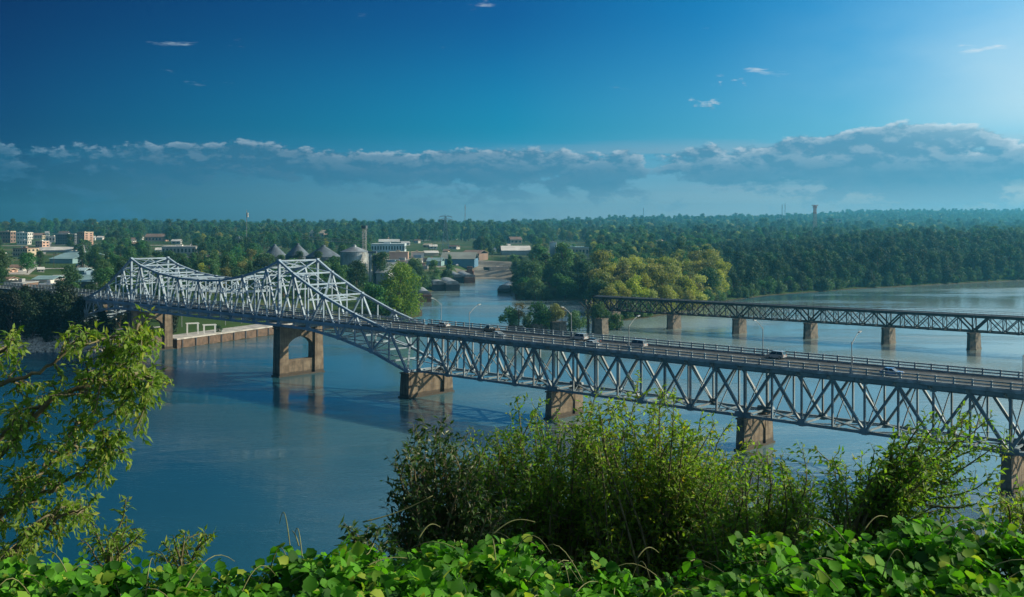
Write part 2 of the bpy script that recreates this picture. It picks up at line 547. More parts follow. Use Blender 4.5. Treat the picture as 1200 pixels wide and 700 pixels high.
def height(P):
    P = np.atleast_2d(np.asarray(P, float))
    x, y = P[:, 0], P[:, 1]
    d = seg_dist(P)
    land = on_far_land(P)
    px = 600 + x * F / np.maximum(y, 1)
    prof = np.interp(y, [250, 450, 700, 1000, 1500, 2500, 4000, 9000], [3.0, 3.6, 5.0, 8.0, 12.0, 14.0, 12.0, 12.0])
    z = 0.4 + (prof - 0.4) * smooth(0, 16, d)
    # road embankment area at the left end of the bridge
    z += smooth(120, 20, px) * smooth(20, 70, d) * smooth(900, 500, y) * 7.5
    # hill under the right-hand wood
    z += 9.0 * smooth(40, 260, d) * smooth(900, 1080, px) * smooth(1500, 1000, y)
    # far ridges
    z += 30 * np.exp(-((y - 4300) / 700) ** 2) * smooth(540, 760, px)
    z += 72 * np.exp(-((y - 5600) / 900) ** 2) * smooth(760, 1060, px) 
    z += hsh(x, y, 330) * 1.6 * smooth(700, 2200, y)
    zf = np.where(land, z, -np.minimum(2.5, d * 0.12))
    # bluff the camera stands on
    t = np.clip((y - 5.6) / (NEAR - 5.6), 0, 1)
    zn = 37.4 - 38.6 * (1 - (1 - t) ** 1.6)
    zn = np.where(y < 5.6, 37.4 + 0.02 * (5.6 - y), zn)
    return np.where(y < NEAR + 8, np.maximum(zn, -2.2), zf)


def hz1(x, y):
    return float(height([[x, y]])[0])


def ground_px(px, py):
    """the point of the far land seen at a pixel (march along the ray)"""
    d = np.geomspace(300, 7000, 1500)
    P = np.stack([(px - 600) * d / F, d], 1)
    z = height(P)
    ray = CH - (py - YH) * d / F
    k = np.argmax(ray <= np.maximum(z, 0.0))
    return Vector((P[k, 0], P[k, 1], max(z[k], 0.0)))


rows = np.concatenate([np.linspace(-40, 6, 8), np.linspace(7, 90, 40), np.linspace(96, 290, 22), np.geomspace(295, 1100, 190), np.geomspace(1112, 7400, 110)])
uu = np.concatenate([np.linspace(-1.6, -0.56, 26)[:-1], np.linspace(-0.56, 0.56, 300), np.linspace(0.56, 1.6, 26)[1:]])
gx = np.maximum(rows, 45)[:, None] * uu[None, :]
gy = np.repeat(rows[:, None], len(uu), 1)
GP = np.stack([gx.ravel(), gy.ravel()], 1)
GZ = height(GP)
nr, nc = len(rows), len(uu)
idx = np.arange(nr * nc).reshape(nr, nc)
quads = np.stack([idx[:-1, :-1], idx[:-1, 1:], idx[1:, 1:], idx[1:, :-1]], -1).reshape(-1, 4)


def ground_material():
    m = bpy.data.materials.new('ground')
    m.use_nodes = True
    t = NT(m.node_tree)
    b = m.node_tree.nodes['Principled BSDF']
    geo = t.n('ShaderNodeNewGeometry')
    P = geo.outputs['Position']
    x, y, z = t.sep(P)
    n1 = t.noise(P, 0.05, 5, 0.6)
    n2 = t.noise(P, 0.012, 3, 0.6)
    n3 = t.noise(P, 0.6, 4, 0.6)
    grass = t.mix(n1, (0.022, 0.055, 0.014), (0.060, 0.105, 0.025))
    grass = t.mix(t.rng(n2, 0.52, 0.62), grass, (0.11, 0.12, 0.06))
    mud = t.mix(n3, (0.04, 0.036, 0.024), (0.10, 0.085, 0.055))
    c = t.mix(t.rng(z, 0.15, 0.55), mud, grass)
    t.put(b.inputs['Base Color'], c)
    b.inputs['Roughness'].default_value = 1.0
    b.inputs['Specular IOR Level'].default_value = 0.1
    return m


ground = link('ground', np_mesh('ground', np.column_stack([GP, GZ]), quads.ravel(), np.full(len(quads), 4), ground_material(), smooth=True))
tag(ground, 'river banks and wooded country reaching to the far hills', 'ground', kind='structure')


def water_material():
    m = bpy.data.materials.new('river_water')
    m.use_nodes = True
    t = NT(m.node_tree)
    b = m.node_tree.nodes['Principled BSDF']
    geo = t.n('ShaderNodeNewGeometry')
    P = geo.outputs['Position']
    x, y, z = t.sep(P)
    b.inputs['IOR'].default_value = 1.5
    b.inputs['Specular IOR Level'].default_value = 0.5
    mp = t.n('ShaderNodeMapping')
    mp.inputs['Rotation'].default_value = (0, 0, R(-30))
    mp.inputs['Scale'].default_value = (0.55, 1.0, 1.0)
    t.put(mp.inputs['Vector'], P)
    q = mp.outputs[0]
    patch = t.rng(t.noise(t.xyz(t.m('MULTIPLY', x, 0.008), t.m('MULTIPLY', y, 0.019), 0.0), 1.0, 4, 0.55, 0.5), 0.42, 0.62)
    small = t.noise(q, 1.5, 3, 0.55)
    mid = t.noise(q, 0.33, 3, 0.5)
    h = t.m('ADD', t.m('MULTIPLY', small, t.rng(patch, 0, 1, 0.06, 0.30, False)), t.m('MULTIPLY', mid, t.rng(patch, 0, 1, 0.07, 0.42, False)))
    bp = t.n('ShaderNodeBump')
    bp.inputs['Strength'].default_value = 1.0
    bp.inputs['Distance'].default_value = 0.34
    t.put(bp.inputs['Height'], h)
    t.put(b.inputs['Normal'], bp.outputs[0])
    t.put(b.inputs['Roughness'], t.rng(patch, 0, 1, 0.05, 0.22, False))
    # sky sheen put into the base colour, paler toward the sloughs and far reach
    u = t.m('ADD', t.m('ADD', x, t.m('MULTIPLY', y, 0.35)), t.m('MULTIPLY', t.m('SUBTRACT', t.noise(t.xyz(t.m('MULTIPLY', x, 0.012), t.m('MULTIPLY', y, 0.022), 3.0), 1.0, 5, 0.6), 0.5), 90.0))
    u = t.m('SUBTRACT', u, t.m('MULTIPLY', t.m('MULTIPLY', t.rng(y, 470, 590), t.rng(x, 20, 80)), 330.0))  # darkened along the wooded shore, standing in for its reflection
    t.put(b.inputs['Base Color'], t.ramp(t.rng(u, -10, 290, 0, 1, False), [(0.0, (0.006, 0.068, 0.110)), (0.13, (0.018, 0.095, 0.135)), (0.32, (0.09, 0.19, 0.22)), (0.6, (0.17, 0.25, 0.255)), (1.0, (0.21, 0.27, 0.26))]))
    return m


wv = [(-5800, NEAR - 14, 0), (5800, NEAR - 14, 0), (5800, 1500, 0), (-5800, 1500, 0)]
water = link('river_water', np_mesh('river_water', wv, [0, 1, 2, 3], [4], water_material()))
tag(water, 'broad calm blue river under the bridges', 'water', kind='structure')


# ------------------------------------------------------------------ highway truss bridge
BE = Vector((0.742, -0.670, 0)).normalized()
BN = Vector((-BE.y, BE.x, 0))                  # toward the far side
B0 = Vector((-24.1, 241.4, 0))
TW = 12.4                                      # distance between the two truss planes
ROAD_Z = 15.55


def bp_(s, n=0.0, z=0.0):
    return B0 + BE * s + BN * n + Vector((0, 0, z))


bridge = empty('truss_bridge', bp_(0, TW / 2))
INV = Matrix.Translation(-bridge.location)


def bpart(mb, name, mats, parent=None, smooth=False):
    """bridge part built in world coordinates, stored relative to its root"""
    mb.v = [tuple(Vector(v) - bridge.location) for v in mb.v]
    return mb.build(name, mats, parent or bridge, smooth)


tag(bridge, 'long pale blue steel truss highway bridge with a humped section across the river', 'bridge')
S_P = {'p0': -164.0, 'p1': -126.7, 'p2': -49.5, 'p3': 0.0, 'p4': 41.6, 'p5': 85.6, 'p6': 129.8, 'p7': 174.0}
D0, D1 = 2.2, TW - 2.2                         # the deck spans stand closer together than the through span
DT, DB = 14.25, 6.05                           # deck truss chord heights


def member(side_n, p, q, w, h, name, par, m=None):
    mb = MB()
    mb.bar(bp_(p[0], side_n, p[1]), bp_(q[0], side_n, q[1]), w, h, BN)
    return bpart(mb, name, m or M['steel'], par)


def chord(side_n, pts, w, h, name, par, m=None):
    mb = MB()
    for a, b in zip(pts[:-1], pts[1:]):
        mb.bar(bp_(a[0], side_n, a[1]), bp_(b[0], side_n, b[1]), w, h, BN)
    for a in pts[1:-1]:
        mb.bar(bp_(a[0] - 0.42, side_n, a[1]), bp_(a[0] + 0.42, side_n, a[1]), w + 0.12, h + 0.32, BN)
    return bpart(mb, name, m or M['steel'], par)


def ip(pts, s):
    return float(np.interp(s, [p[0] for p in pts], [p[1] for p in pts]))


# cantilever (through) part: chord profiles
TOPC = [(-164, 14.6), (-157, 15.4), (-149.5, 17.4), (-142, 20.3), (-131.9, 25.8), (-126.7, 29.0), (-121, 27.0), (-110, 25.0), (-99, 24.0), (-88, 23.7), (-77, 24.1), (-66, 25.6), (-55, 28.2),
        (-49.5, 30.2), (-43.3, 27.0), (-30.9, 21.9), (-18.6, 18.0), (-6.2, 15.0), (0, DT)]
BOTC = [(-164, 7.2), (-156.5, 9.6), (-146.6, 12.0), (-136.6, 13.2), (-126.7, 13.3), (-49.5, 13.4), (-37.1, 13.3), (-24.75, 11.9), (-12.4, 9.6), (0, DB)]
bot_nodes = [-164, -156.5, -146.6, -136.6] + [-126.7 + 11.03 * k for k in range(8)] + [-37.1, -24.75, -12.4, 0]
top_nodes = [-160.5, -151.5, -141.6, -131.9] + [-126.7 + 5.51 + 11.03 * k for k in range(7)] + [-43.3, -30.9, -18.6, -6.2]


def through_truss(n):
    t = empty('side_truss'); t.parent = bridge
    for s in bot_nodes:
        part = MB()
        z = ip(BOTC, s)
        part.prism([(-0.85, -0.25), (0.85, -0.25), (0.6, 0.75), (-0.6, 0.75)], bp_(s, n - 0.34, z), BE, (0, 0, 1), BN * 0.68)
        bpart(part, 'gusset_plate', M['steel'], t)
    tp = [(s, z) for s, z in TOPC if s >= -160.5]
    chord(n, [(-160.5, ip(TOPC, -160.5))] + [p for p in tp if p[0] > -160.5], 0.62, 0.55, 'top_chord', t)
    chord(n, BOTC, 0.6, 0.6, 'bottom_chord', t)
    allp = sorted([(s, 'b') for s in bot_nodes] + [(s, 't') for s in top_nodes])
    for (s0, k0), (s1, k1) in zip(allp[:-1], allp[1:]):
        a = (s0, ip(BOTC, s0) if k0 == 'b' else ip(TOPC, s0))
        b = (s1, ip(BOTC, s1) if k1 == 'b' else ip(TOPC, s1))
        member(n, a, b, 0.46, 0.42, 'diagonal', t)
    for s, k in allp:
        if s in (-164, 0): continue
        big = abs(s + 126.7) < 0.1 or abs(s + 49.5) < 0.1
        za, zb = ip(BOTC, s), ip(TOPC, s)
        member(n, (s, za + 0.3), (s, zb - 0.28), 0.6 if big else 0.34, 0.6 if big else 0.3, 'vertical', t)
    return t


for n in (0.0, TW):
    through_truss(n)


def deck_truss(n, s0, s1):
    L = s1 - s0
    h = L / 8
    t = empty('side_truss'); t.parent = bridge
    for k in range(0, 9, 2):
        part = MB()
        part.prism([(-0.9, -0.3), (0.9, -0.3), (0.55, 0.7), (-0.55, 0.7)], bp_(s0 + k * h + (0.0 if 0 < k < 8 else (0.95 if k == 0 else -0.95)), n - 0.32, DB), BE, (0, 0, 1), BN * 0.64)
        bpart(part, 'gusset_plate', M['steel_shaded_worn'], t)
    chord(n, [(s0 + 0.02 + k * (L - 0.04) / 4, DT) for k in range(5)], 0.55, 0.5, 'top_chord', t, M['steel_shaded_worn'])
    chord(n, [(s0 + 0.02 + k * (L - 0.04) / 4, DB) for k in range(5)], 0.55, 0.5, 'bottom_chord', t, M['steel_shaded_worn'])
    for k in range(8):
        a = (s0 + k * h, DB if k % 2 == 0 else DT)
        b = (s0 + (k + 1) * h, DB if k % 2 else DT)
        member(n, a, b, 0.46, 0.46 if k in (0, 7) else 0.40, 'diagonal', t, M['steel_shaded_worn'])
    for k in range(0, 8):
        if k == 0:
            member(n, (s0 + 0.3, DB + 0.25), (s0 + 0.3, DT - 0.25), 0.5, 0.42, 'vertical', t, M['steel_shaded_worn'])
        else:
            member(n, (s0 + k * h, DB + 0.25), (s0 + k * h, DT - 0.25), 0.36, 0.30, 'vertical', t, M['steel_shaded_worn'])
    return t


for a, b in (('p3', 'p4'), ('p4', 'p5'), ('p5', 'p6'), ('p6', 'p7')):
    for n in (D0, D1):
        deck_truss(n, S_P[a] + (1.0 if a == 'p3' else 0), S_P[b])

# transverse frames and lateral bracing (each bay of bracing one part)
def bay(name, fn, m=None):
    mb = MB(); fn(mb)
    if mb.v: bpart(mb, name, m or M['steel'])


spans = [(1.0, S_P['p4']), (S_P['p4'], S_P['p5']), (S_P['p5'], S_P['p6']), (S_P['p6'], S_P['p7'])]
deck_frames = [a + (b - a) * k / 8 for a, b in spans for k in range(8)]
for i, s in enumerate(deck_frames):
    def fr(mb, s=s, i=i):
        mb.bar(bp_(s, D0 + 0.3, DB), bp_(s, D1 - 0.3, DB), 0.26, 0.3)
        mb.bar(bp_(s + 0.05, D0 + 0.2, DB + 0.1), bp_(s + 0.05, D1 - 0.2, DT - 0.4), 0.16, 0.18)
        mb.bar(bp_(s - 0.05, D0 + 0.2, DT - 0.4), bp_(s - 0.05, D1 - 0.2, DB + 0.1), 0.16, 0.18)
    bay('sway_frame', fr, M['steel_shaded_worn'])

    def fbm(mb, s=s):       # floor beam with brackets reaching out under the deck edges
        mb.prism([(D0 - 2.2, .42), (D0, -.25), (D1, -.25), (D1 + 2.2, .42), (D1 + 2.2, .72), (D0 - 2.2, .72)], bp_(s - .14, 0, DT), BN, (0, 0, 1), BE * .28)
    bay('floor_beam', fbm, M['steel_shaded_worn'])
for a, b in spans:
    for k in range(4):
        def lat(mb, a=a, b=b, k=k):
            s0 = a + (b - a) * k / 4; s1 = a + (b - a) * (k + 1) / 4
            mb.bar(bp_(s0, D0 + 0.2, DB + 0.02), bp_(s1, D1 - 0.2, DB + 0.02), 0.55, 0.16)
            mb.bar(bp_(s0, D1 - 0.2, DB + 0.24), bp_(s1, D0 + 0.2, DB + 0.24), 0.55, 0.16)
        bay('bottom_lateral', lat, M['steel_shaded_worn'])
for s in sorted(bot_nodes + top_nodes):
    zb, zt = ip(BOTC, s), ip(TOPC, s)
    bay('floor_beam', lambda mb: mb.bar(bp_(s, 0.3, 14.2), bp_(s, TW - 0.3, 14.2), 0.3, 1.0))

    def low(mb):
        if zb < 13: mb.bar(bp_(s, 0.3, zb), bp_(s, TW - 0.3, zb), 0.32, 0.4)
        if s in bot_nodes and zb < 12 and s not in (0,):
            mb.bar(bp_(s + .05, 0.2, zb + 0.1), bp_(s + .05, TW - 0.2, 13.6), 0.2, 0.2)
            mb.bar(bp_(s - .05, 0.2, 13.6), bp_(s - .05, TW - 0.2, zb + 0.1), 0.2, 0.2)

    def high(mb):
        if zt > 20.8:                                                                     # overhead sway frame
            mb.bar(bp_(s, 0.3, zt), bp_(s, TW - 0.3, zt), 0.36, 0.4)
            zl = max(20.6, zt - 4.0)
            if zt - zl > 1.2:
                mb.bar(bp_(s, 0.3, zl), bp_(s, TW - 0.3, zl), 0.3, 0.35)
                mb.bar(bp_(s + .02, 0.3, zl), bp_(s + .02, TW / 2, zt), 0.2, 0.2)
                mb.bar(bp_(s + .02, TW / 2, zt), bp_(s + .02, TW - 0.3, zl), 0.2, 0.2)
    bay('sway_frame', low)
    bay('portal_frame', high)
tl = [s for s in sorted([p[0] for p in TOPC]) if ip(TOPC, s) > 20.0]
for a, b in zip(tl[:-1], tl[1:]):
    def lat(mb, a=a, b=b):
        mb.bar(bp_(a, 0.3, ip(TOPC, a) + 0.05), bp_(b, TW - 0.3, ip(TOPC, b) + 0.05), 0.3, 0.2)
        mb.bar(bp_(a, TW - 0.3, ip(TOPC, a) - 0.17), bp_(b, 0.3, ip(TOPC, b) - 0.17), 0.3, 0.2)
    bay('top_lateral', lat)
for a, b in zip(bot_nodes[:-1], bot_nodes[1:]):
    def lat(mb, a=a, b=b):
        za, zb = ip(BOTC, a), ip(BOTC, b)
        mb.bar(bp_(a, 0.2, za), bp_(b, TW - 0.2, zb), 0.4, 0.18)
        mb.bar(bp_(a, TW - 0.2, za + 0.22), bp_(b, 0.2, zb + 0.22), 0.4, 0.18)
    bay('bottom_lateral', lat)

# deck, railings, markings
def deck_edges(s):
    k = float(smooth(-9, -3, np.array(s)))
    return 0.62 - 1.1 * k, TW - 0.62 + 1.1 * k


mb = MB()
for a, b, kk in ((-250, -164.02, 0), (-164, -6.4, 0), (-6.38, 190, 1)):
    n0, n1 = (0.62, TW - 0.62) if kk == 0 else (-0.5, TW + 0.5)
    c = [(n0, ROAD_Z - 0.42), (n1, ROAD_Z - 0.42), (n1, ROAD_Z), (n0, ROAD_Z)]
    mb.poly([bp_(a, n, z) for n, z in c] + [bp_(b, n, z) for n, z in c], [(0, 1, 2, 3), (7, 6, 5, 4), (0, 4, 5, 1), (1, 5, 6, 2), (2, 6, 7, 3), (3, 7, 4, 0)])
deck = bpart(mb, 'deck', M['asphalt'])
for n in (1.3, 4.1, 6.45, 8.8, 11.6):
    mb = MB()
    for a, b in ((-250, -6.4), (-6.4, 190)):
        mb.bar(bp_(a, n, 14.72), bp_(b, n, 14.72), 0.3, 0.7)
    bpart(mb, 'stringer', M['steel'], deck)
for n in (TW / 2 - 0.18, TW / 2 + 0.18):
    mb = MB()
    mb.poly([bp_(-250, n - .07, ROAD_Z + .005), bp_(190, n - .07, ROAD_Z + .005), bp_(190, n + .07, ROAD_Z + .005), bp_(-250, n + .07, ROAD_Z + .005)], [(0, 1, 2, 3)])
    bpart(mb, 'centre_line', M['paint_yellow'], deck)
mb = MB()
for n in (3.5, TW - 3.5):
    for k in range(36):
        a = -250 + k * 12.2
        mb.poly([bp_(a, n - .07, ROAD_Z + .005), bp_(a + 3, n - .07, ROAD_Z + .005), bp_(a + 3, n + .07, ROAD_Z + .005), bp_(a, n + .07, ROAD_Z + .005)], [(0, 1, 2, 3)])
bpart(mb, 'lane_dashes', M['paint_white'], deck)
for side in (0, 1):
    for a, b, off in ((-250, -6.4, 0.85), (-6.4, 190, -0.28)):
        n = off if side == 0 else TW - off
        mb = MB()
        mb.bar(bp_(a, n, ROAD_Z + 0.14), bp_(b, n, ROAD_Z + 0.14), 0.36, 0.27)
        out = -1 if side == 0 else 1
        if a > -10:
            mb.bar(bp_(a, n + out * 0.34, ROAD_Z - 0.1), bp_(b, n + out * 0.34, ROAD_Z - 0.1), 0.2, 0.5)
        bpart(mb, 'kerb', M['fascia'], deck)
        mb = MB()
        for z in (0.62, 1.08):
            mb.bar(bp_(a, n, ROAD_Z + z), bp_(b, n, ROAD_Z + z), 0.14, 0.22)
        rail = bpart(mb, 'railing', M['fascia'])
        k = a + 1.3
        pm = MB()
        pm.bar((0, 0, 0.28), (0, 0, 1.26), 0.26, 0.26, BN)
        pmesh = pm.mesh('rail_post', M['fascia'])
        while k < b:
            po = link('rail_post', pmesh, rail)
            po.location = bp_(k, n, ROAD_Z) - bridge.location
            k += 2.72
# fascia beams along the through part, outside the trusses
for n in (-0.42, TW + 0.42):
    mb = MB()
    mb.bar(bp_(-164, n, 15.1), bp_(-6.5, n, 15.1), 0.14, 0.75)
    mb.bar(bp_(-164, n, 16.35), bp_(-6.5, n, 16.35), 0.12, 0.18)
    mb.bar(bp_(-164, n, 16.0), bp_(-6.5, n, 16.0), 0.1, 0.12)
    bpart(mb, 'fascia_beam', M['steel'])


# piers
def pier(key, arch):
    s = S_P[key]
    top = {'p1': 12.75, 'p2': 12.85}.get(key, 5.45)
    root_mb = MB()
    # footing just under and above the water
    slim = key in ('p4', 'p5', 'p6', 'p7')
    q0 = D0 - .4 if slim else 0.0
    q1 = TW - q0
    hw = .85 if slim else 1.55
    n0, n1 = q0 - 0.9, q1 + 0.9
    root_mb.prism([(-hw - .2, n0 - .3), (hw + .2, n0 - .3), (hw + .2, n1 + .3), (-hw - .2, n1 + .3)], bp_(s, 0, -2.4), BE, BN, (0, 0, 2.7))
    p = bpart(root_mb, 'pier', M['concrete'])
    for c in (q0 + 0.55, q1 - 0.55):
        mb = MB()
        w0, w1 = hw, hw - .15
        l0, l1 = 1.45, 1.25
        a = [bp_(s + i * w0, c + j * l0, 0.3) for i, j in ((-1, -1), (1, -1), (1, 1), (-1, 1))]
        b = [bp_(s + i * w1, c + j * l1, top) for i, j in ((-1, -1), (1, -1), (1, 1), (-1, 1))]
        mb.poly(a + b, [(3, 2, 1, 0), (4, 5, 6, 7), (0, 1, 5, 4), (1, 2, 6, 5), (2, 3, 7, 6), (3, 0, 4, 7)])
        # bearing cap
        mb.prism([(-hw - .05, -1.45), (hw + .05, -1.45), (hw + .05, 1.45), (-hw - .05, 1.45)], bp_(s, c, top), BE, BN, (0, 0, 0.3))
        bpart(mb, 'shaft', M['concrete'], p)
    # web between the shafts
    i0, i1 = q0 + 1.75, q1 - 1.75
    mb = MB()
    if arch:
        mb.prism([(i0, 0.3), (i1, 0.3), (i1, 4.1), (i0, 4.1)], bp_(s - 0.95, 0, 0), BN, (0, 0, 1), BE * 1.9)
        bpart(mb, 'web_wall', M['concrete'], p)
        mb = MB()
        mid = (i0 + i1) / 2
        rx = (i1 - i0) / 2
        arc = [(mid - rx * math.cos(t), 6.2 + 3.9 * math.sin(t)) for t in np.linspace(0, math.pi, 19)]
        for (xa, za), (xb, zb) in zip(arc[:-1], arc[1:]):
            mb.prism([(xa, za), (xb, zb), (xb, 12.6), (xa, 12.6)], bp_(s - 0.95, 0, 0), BN, (0, 0, 1), BE * 1.9)
        bpart(mb, 'arch', M['concrete'], p)
        mb = MB(); mb.prism([(-0.9, -1.45), (0.9, -1.45), (0.9, TW + 1.45), (-0.9, TW + 1.45)], bp_(s, 0, 12.45), BE, BN, (0, 0, 0.28))
        bpart(mb, 'cap_beam', M['concrete'], p)
    else:
        mb.prism([(i0, 0.3), (i1, 0.3), (i1, top), (i0, top)], bp_(s - hw * .55, 0, 0), BN, (0, 0, 1), BE * hw * 1.1)
        bpart(mb, 'web_wall', M['concrete'], p)
        mb = MB()
        mid = (i0 + i1) / 2; rx = (i1 - i0) / 2
        arc = [(mid - rx * math.cos(t), 1.6 + 3.3 * math.sin(t)) for t in np.linspace(0, math.pi, 17)]
        for (xa, za), (xb, zb) in zip(arc[:-1], arc[1:]):
            mb.prism([(xa, za), (xb, zb), (xb, top - .02), (xa, top - .02)], bp_(s - hw * .78, 0, 0), BN, (0, 0, 1), BE * hw * 1.56)
        bpart(mb, 'arch', M['concrete'], p)
    return p


for k in ('p1', 'p2', 'p3', 'p4', 'p5', 'p6', 'p7'):
    pier(k, k in ('p1', 'p2'))
mb = MB()
for s in (-166.2, -190, -214, -238):
    z0 = min(hz1(*bp_(s, 0.8)[:2]), hz1(*bp_(s, TW - .8)[:2]), 4) - 1.5
    for n in (1.2, TW - 1.2):
        mb = MB(); mb.prism([(-0.8, -0.8), (0.8, -0.8), (0.8, 0.8), (-0.8, 0.8)], bp_(s, n, z0), BE, BN, (0, 0, 12.6 - z0))
        cb = bpart(mb, 'bent_column', M['concrete'])
    mb = MB(); mb.prism([(-0.95, -0.6), (0.95, -0.6), (0.95, TW + .6), (-0.95, TW + .6)], bp_(s, 0, 12.6), BE, BN, (0, 0, 1.7))
    bpart(mb, 'bent_cap', M['concrete'])


# ------------------------------------------------------------------ railway truss bridge
RE = Vector((0.794, -0.607, 0)).normalized()
RN = Vector((-RE.y, RE.x, 0))
R0 = Vector((81.6, 382.0, 0)) - RE * 26.9 * 2
RW = 4.6


def rp(s, n=0.0, z=0.0):
    return R0 + RE * s + RN * n + Vector((0, 0, z))


rail_bridge = empty('railway_bridge', rp(0, RW / 2))


def rpart(mb, name, mats, parent=None):
    mb.v = [tuple(Vector(v) - rail_bridge.location) for v in mb.v]
    return mb.build(name, mats, parent or rail_bridge)


tag(rail_bridge, 'dark rusty railway truss bridge on stone piers behind the highway bridge', 'railway bridge')
RB, RT = 5.7, 10.3
for sp in range(-1, 9):
    s0 = sp * 26.9; s1 = s0 + 26.9
    if sp == -1: s0 = -8.0
    for n in (0.0, RW):
        g = MB()
        g.bar(rp((s0 + s1) / 2 - 0.4, n, RB), rp((s0 + s1) / 2 + 0.4, n, RB), 0.5, 0.6, RN)
        t = rpart(g, 'side_truss', M['steel_dark'])
        for nm, z in (('top_chord', RT), ('bottom_chord', RB)):
            c = MB(); c.bar(rp(s0 + .02, n, z), rp(s1 - .02, n, z), 0.4, 0.42, RN); rpart(c, nm, M['steel_dark'], t)
        npan = 6 if sp >= 0 else 2
        h = (s1 - s0) / npan
        for k in range(npan):
            a, b = s0 + k * h, s0 + (k + 1) * h
            main_up = k % 2 == 0
            c = MB(); c.bar(rp(a, n, RB if main_up else RT), rp(b, n, RT if main_up else RB), 0.34, 0.50 if k in (0, npan - 1) else 0.3, RN); rpart(c, 'diagonal', M['steel_dark'], t)
            if 0 < k < npan - 1:
                c = MB(); c.bar(rp(a, n + .1, RT if main_up else RB), rp(b, n + .1, RB if main_up else RT), 0.12, 0.16, RN); rpart(c, 'counter_rod', M['steel_dark'], t)
            c = MB(); c.bar(rp(a + .1, n, RB), rp(a + .1, n, RT), 0.3, 0.36 if k == 0 else 0.24, RN); rpart(c, 'vertical', M['steel_dark'], t)
    mb = MB()
    for k in range(7):
        a = s0 + (s1 - s0) * k / 6
        mb.bar(rp(a, .2, RB), rp(a, RW - .2, RB), 0.25, 0.25)
        if k < 6:
            b = s0 + (s1 - s0) * (k + 1) / 6
            mb.bar(rp(a, .2, RB - .02), rp(b, RW - .2, RB - .02), 0.14, 0.12)
            mb.bar(rp(a, RW - .2, RT - .3), rp(b, .2, RT - .3), 0.14, 0.12)
            mb.bar(rp(a, .2, RB + .3), rp(a, RW - .2, RT - .3), 0.14, 0.14)
    rpart(mb, 'cross_bracing', M['steel_dark'])
mb = MB()
mb.bar(rp(-8, RW / 2, RT + 0.48), rp(242, RW / 2, RT + 0.48), RW + 1.6, 0.5)
tk = rpart(mb, 'track_deck', M['steel_dark'])
for n in (RW / 2 - .75, RW / 2 + .75):
    mb = MB(); mb.bar(rp(-8, n, RT + .82), rp(242, n, RT + .82), 0.08, 0.16); rpart(mb, 'rail', M['lattice'], tk)
for n in (-0.75, RW + .75):
    mb = MB(); mb.bar(rp(-8, n, RT + 1.7), rp(242, n, RT + 1.7), 0.06, 0.07)
    for k in range(100): mb.bar(rp(-7 + k * 2.5, n, RT + .72), rp(-7 + k * 2.5, n, RT + 1.7), 0.06, 0.06)
    rpart(mb, 'handrail', M['steel_dark'], tk)


def stone_pier_mesh(mb, P, top, n0=-0.9, n1=RW + 0.9, w0=1.4, w1=1.25, b0=1.5):
    """tapered masonry shaft with a pointed cutwater toward the near end"""
    def ring(w, e, z):
        return [P(-w, n1 + e, z), P(-w, n0, z), P(0, n0 - b0 - e, z), P(w, n0, z), P(w, n1 + e, z)]
    zs = [(-2.2, w0 + .12, .2), (0.35, w0 + .12, .2), (0.36, w0, .1), (top - .45, w1, .0), (top - .44, w1 + .15, .12), (top, w1 + .15, .12)]
    rings = [ring(w, e, z) for z, w, e in zs]
    v = [p for r in rings for p in r]
    f = [(i * 5 + k, i * 5 + (k + 1) % 5, (i + 1) * 5 + (k + 1) % 5, (i + 1) * 5 + k) for i in range(len(rings) - 1) for k in range(5)]
    f += [(4, 3, 2, 1, 0), tuple((len(rings) - 1) * 5 + k for k in range(5))]
    mb.poly(v, f)


for k in range(0, 9):
    mb = MB()
    stone_pier_mesh(mb, lambda a, b, z, k=k: rp(k * 26.9 + a, b, z), RB - .3)
    rpart(mb, 'pier', M['stone'])

# ------------------------------------------------------------------ abandoned piers left of the railway
old_piers = [(703, 391.5, 5.6, 'squat abandoned stone pier with a bush on top, nearest the railway bridge'),
             (654, 391.5, 4.6, 'low abandoned stone pier between the bare tree and the leafy bush'),
             (631, 391.5, 3.4, 'low abandoned stone pier under a wide leafy bush'),
             (603, 391.5, 3.0, 'low abandoned stone pier under a thin brown tree')]
pier_tops = []
for px, py, top, lab in old_piers:
    c = at_z(px, py)
    mb = MB()
    stone_pier_mesh(mb, lambda a, b, z: Vector((RE.x * a + RN.x * b, RE.y * a + RN.y * b, z)), top, -2.0, 2.2, 2.3, 2.1, 1.4)
    o = mb.build('stone_pier', M['stone'])
    o.location = c
    tag(o, lab, 'pier', 'abandoned stone piers in the river')
    pier_tops.append(c + Vector((0, 0, top)))
#@@TREES@@

# ------------------------------------------------------------------ trees: prototypes (crown of leaf clumps on limbs)
LEAF_V = [(0, 0, 0), (0.5, 0.42, 0.10), (1.0, 0, -0.06), (0.5, -0.42, 0.10), (0.5, 0, -0.03)]
LEAF_F = [(0, 4, 2, 1), (0, 3, 2, 4)]


def rand_rot(n, up_bias=0.0, rng=RNG):
    """random orthonormal frames; local z leans to world up by up_bias"""
    z = rng.normal(size=(n, 3)); z[:, 2] += up_bias
    z /= np.linalg.norm(z, axis=1, keepdims=True)
    x = rng.normal(size=(n, 3))
    x -= z * (x * z).sum(1, keepdims=True)
    x /= np.linalg.norm(x, axis=1, keepdims=True)
    y = np.cross(z, x)
    return np.stack([x, y, z], -1)


